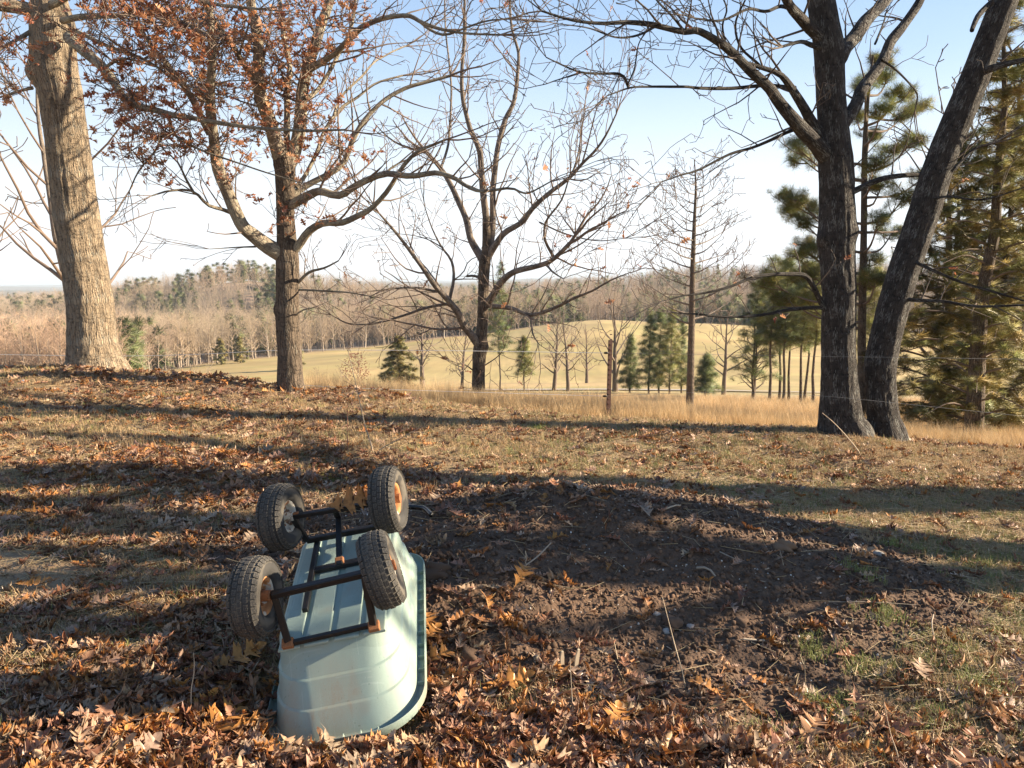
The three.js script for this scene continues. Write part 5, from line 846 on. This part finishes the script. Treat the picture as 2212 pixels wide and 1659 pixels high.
{ // soil: clods, white specks, wood chips, sticks and stones
  const R = rng(1400);
  const lump = (seed, sq, det = 1) => { const g = mergeVertices(new THREE.IcosahedronGeometry(1, det).deleteAttribute('uv').deleteAttribute('normal')), p = g.attributes.position, r = rng(seed), o = r() * 20; for (let i = 0; i < p.count; i++) { const k = .55 + .7 * vn(p.getX(i) * 1.5 + o, p.getY(i) * 1.5 + p.getZ(i) * 1.9 + 9) + .25 * vn(p.getX(i) * 4 + o, p.getY(i) * 4 - p.getZ(i) * 3.4 + 30); p.setXYZ(i, p.getX(i) * k, p.getY(i) * k * sq, p.getZ(i) * k); } g.computeVertexNormals(); return g; };
  const rough = new THREE.MeshStandardMaterial({ color: 0xffffff, roughness: 1 }), clod = [lump(1, .75), lump(2, .6)], cl = [[], []], sp = [], chips = [];
  for (let k = 0; k < 60000; k++) { const D = 2.3 + R() * 3.6, x = -1.9 + R() * 4.6, s = soilMask(x, D); if (R() > s * .75) continue; const z = .0025 + .013 * Math.pow(R(), 3.5), q = mix(.6, 1.5, R()); cl[k % 2].push([mat4(V(x, Gfine(x, D) + z * .2, -D), R() * 3, R() * 6, R() * 3, z), C(.11 * q, .066 * q, .04 * q)]); }
  cl.forEach((l, i) => scatter('soil_clods', clod[i], rough, l, 'dark crumbs of soil on the garden bed'));
  for (let k = 0; k < 2600; k++) { const D = 2.4 + R() * 3.4, x = -1.6 + R() * 4.2; if (R() > soilMask(x, D) * .55) continue; const q = mix(.4, 1, R()); sp.push([mat4(V(x, Gfine(x, D) + .004, -D), R() * 3, R() * 6, R() * 3, mix(.002, .0055, Math.pow(R(), 2))), C(.68 * q, .64 * q, .57 * q)]); }
  scatter('soil_specks', clod[0], rough, sp, 'white specks and grit in the dark soil');
  const chip = new THREE.BoxGeometry(1, .12, .28); for (let k = 0; k < 6200; k++) { const D = 1.9 + R() * 5, x = -2.8 + R() * 6.2, s = soilMask(x, D); if (R() > .1 + s * .35) continue; const q = mix(.3, 1.1, R()), L = mix(.012, .05, R() * R()); chips.push([mat4(V(x, Gfine(x, D) + .006, -D), (R() - .5) * .7, R() * 6.3, (R() - .5) * .7, L, L * .5, L * mix(.4, 1, R())), C(.46 * q, .33 * q, .22 * q)]); }
  scatter('wood_chips', chip, rough, chips, 'wood chips and bark bits over the soil');
  // sticks and slivers one can pick out
  const stick = (a, b, r, mat, label, group, k = .7) => { r *= .55; const m = a.clone().lerp(b, .5).add(V((R() - .5) * .04, (R() - .3) * .03, 0)); const c = smooth([[a, r], [m, r * .9], [b, r * k]], .04), g = new GB(); g.tube(c.pts, c.rad, 6, { wrap: 1 }); return solo('stick', g.geo(), mat, label, 'stick', group); };
  const grey = new THREE.MeshStandardMaterial({ color: C(.34, .28, .21), roughness: 1 }), paleW = new THREE.MeshStandardMaterial({ color: C(.50, .40, .28), roughness: .95 });
  const between = (u0, v0, u1, v1, y0, y1) => { const a = hit(u0, v0).p, b = hit(u1, v1).p; a.y += y0; b.y += y1; return [a, b]; };
  const lift = (u, v, ut, vt) => { const h = hit(u, v), a = h.p.clone(), b = at(ut, vt, h.D); a.y -= .02; return [a, b]; };
  stick(...between(1118, 1236, 1190, 1205, .01, .07), .008, grey, 'forked grey twig on the soil bed above the orange leaf', 'sticks on the soil'); stick(...lift(1145, 1236, 1139, 1200), .007, grey, 'short grey twig end pointing up from the soil', 'sticks on the soil'); stick(...lift(1122, 1215, 1135, 1190), .006, paleW, 'pale twig tip beside the forked twig', 'sticks on the soil');
  stick(...between(1428, 1110, 1470, 1100, .012, .02), .009, paleW, 'flat pale splinter on the upper soil', 'sticks on the soil'); stick(...between(1555, 1198, 1590, 1222, .01, .02), .007, grey, 'grey stick slanting at the edge of the soil', 'sticks on the soil'); stick(...between(1605, 1387, 1668, 1388, .012, .012), .01, paleW, 'pale split stick lying level on the soil', 'sticks on the soil'); stick(...between(1505, 1230, 1545, 1250, .01, .015), .012, grey, 'piece of grey bark on the soil', 'sticks on the soil');
  stick(...between(1790, 1300, 1980, 1320, .015, .02), .004, grey, 'long thin stick in the grass', 'sticks in the grass'); stick(...between(2015, 1345, 2020, 1395, .03, .02), .006, grey, 'bent grey twig standing in the grass', 'sticks in the grass'); stick(...between(2020, 1395, 1980, 1430, .02, .01), .006, grey, 'lower arm of the bent grey twig', 'sticks in the grass'); stick(...between(280, 920, 400, 975, .02, .02), .004, paleW, 'long dead stem lying on the straw lawn', 'sticks in the grass'); stick(...between(170, 970, 265, 1008, .02, .03), .004, paleW, 'dead stem near the lawn shadow', 'sticks in the grass');
  const sliver = (u, v, h, label, lean) => { const g = new THREE.BoxGeometry(.016, h, .008, 1, 3, 1), p = g.attributes.position; for (let i = 0; i < p.count; i++) if (p.getY(i) > h * .4) p.setX(i, p.getX(i) * .55 + .002); g.computeVertexNormals(); const q = hit(u, v), m = solo('wood_sliver', g, paleW, label, 'wood', 'upright slivers in the soil'); m.position.copy(q.p).add(V(0, h * .35, 0)); m.rotation.set(.1, .4, lean); };
  sliver(1214, 1440, .075, 'upright pale sliver of wood in the soil, broader one', .03); sliver(1246, 1445, .085, 'upright pale sliver of wood in the soil, narrow one', -.12); sliver(1165, 1440, .05, 'short leaning sliver of wood in the soil', .5);
  const rock = (u, v, s, c, label, sd) => { const q = hit(u, v), m = solo('stone', lump(sd, .62, 3), new THREE.MeshStandardMaterial({ color: C(...c), roughness: 1, bumpMap: grainTex, bumpScale: .004 }), label, 'stone', 'stones on the ground'); m.position.copy(q.p).add(V(0, s * .08, 0)); m.scale.setScalar(s); m.rotation.y = sd; };
  rock(1695, 1182, .055, [.2, .125, .075], 'rounded brown stone where soil meets grass', 21); rock(1440, 1360, .02, [.36, .33, .29], 'small white stone at the foot of the dead stem', 22); rock(1418, 1322, .016, [.33, .29, .25], 'little pale pebble above the white stone', 23); rock(1490, 1350, .018, [.42, .33, .27], 'pinkish pebble on the lower soil', 24); rock(1900, 1200, .03, [.3, .28, .25], 'grey stone in the shaded grass', 25); rock(1455, 1345, .05, [.11, .066, .04], 'large clod of dark soil behind the white stone', 26); rock(1010, 1420, .055, [.11, .066, .04], 'large clod of dark soil beside the leaning leaves', 27); rock(940, 1235, .07, [.11, .066, .04], 'lump of reddish soil next to the tub wall', 28); rock(1600, 1345, .035, [.11, .066, .04], 'clod of soil near the split stick', 29); rock(1745, 1165, .03, [.12, .08, .06], 'brown stone half hidden in grass', 30); rock(52, 826, .035, [.6, .59, .57], 'white stone at the far edge of the mound', 31);
  rock(1008, 800, .6, [.42, .37, .3], 'pale boulder far off on the meadow', 32);
  // dead stems and small saplings
  const stem = (list, D, r, label, mat = grey) => { const c = smooth(list.map(([u, v], i) => [at(u, v, D), mix(r, r * .4, i / (list.length - 1))]), .06), g = new GB(); c.pts[0].y -= .03; g.tube(c.pts, c.rad, 5, { wrap: 1 }); const t = thing('weed_stem', label, 'stem', 'dead stems in the yard'); part('stem', g.geo(), mat, t); return [t, c]; };
  { const h = hit(807, 978), [t, c] = stem([[807, 978], [797, 945], [790, 925], [780, 882], [772, 845], [762, 800], [752, 760]], h.D, .006, 'thin bare sapling rising behind the cart'); const gb = new GB(); spawn(gb, R, c, { len: .35, every: .14, rmin: .0018, lvl: 1, from: .4, seg: .06 }); part('crown', gb.geo(), M.twig, t, 'stuff'); }
  { const h = hit(809, 978), [t, c] = stem([[809, 978], [840, 960], [875, 942], [905, 925]], h.D - .05, .005, 'dead stem leaning over behind the cart, beside the thin sapling'); const gb = new GB(); spawn(gb, R, c, { len: .2, every: .12, rmin: .0018, lvl: 1, from: .4, seg: .06 }); part('crown', gb.geo(), M.twig, t, 'stuff'); }
  stem([[751, 975], [750, 930], [751, 890], [752, 853]], hit(751, 975).D, .0045, 'straight reddish stem left of the thin sapling', new THREE.MeshStandardMaterial({ color: C(.2, .09, .06), roughness: .9 }));
  stem([[1483, 1482], [1462, 1410], [1445, 1345], [1431, 1290]], hit(1483, 1482).D, .003, 'tall dead grass stem leaning over the soil bed', paleW);
  stem([[1238, 1545], [1234, 1480], [1231, 1420]], hit(1238, 1545).D, .0022, 'thin dead stem at the lower edge of the soil', grey);
  stem([[1862, 985], [1835, 950], [1800, 912], [1776, 892]], hit(1862, 985).D, .007, 'bleached stick leaning toward the double oak', paleW);
  stem([[1950, 1655], [1925, 1590], [1910, 1520]], hit(1950, 1655).D, .0025, 'dry stem in the litter among the green tufts', paleW);
  stem([[415, 1560], [412, 1500], [420, 1445], [418, 1410]], hit(415, 1560).D, .0025, 'dry grass stem standing in the shaded leaves', paleW);
}

renderer.render(scene, camera);
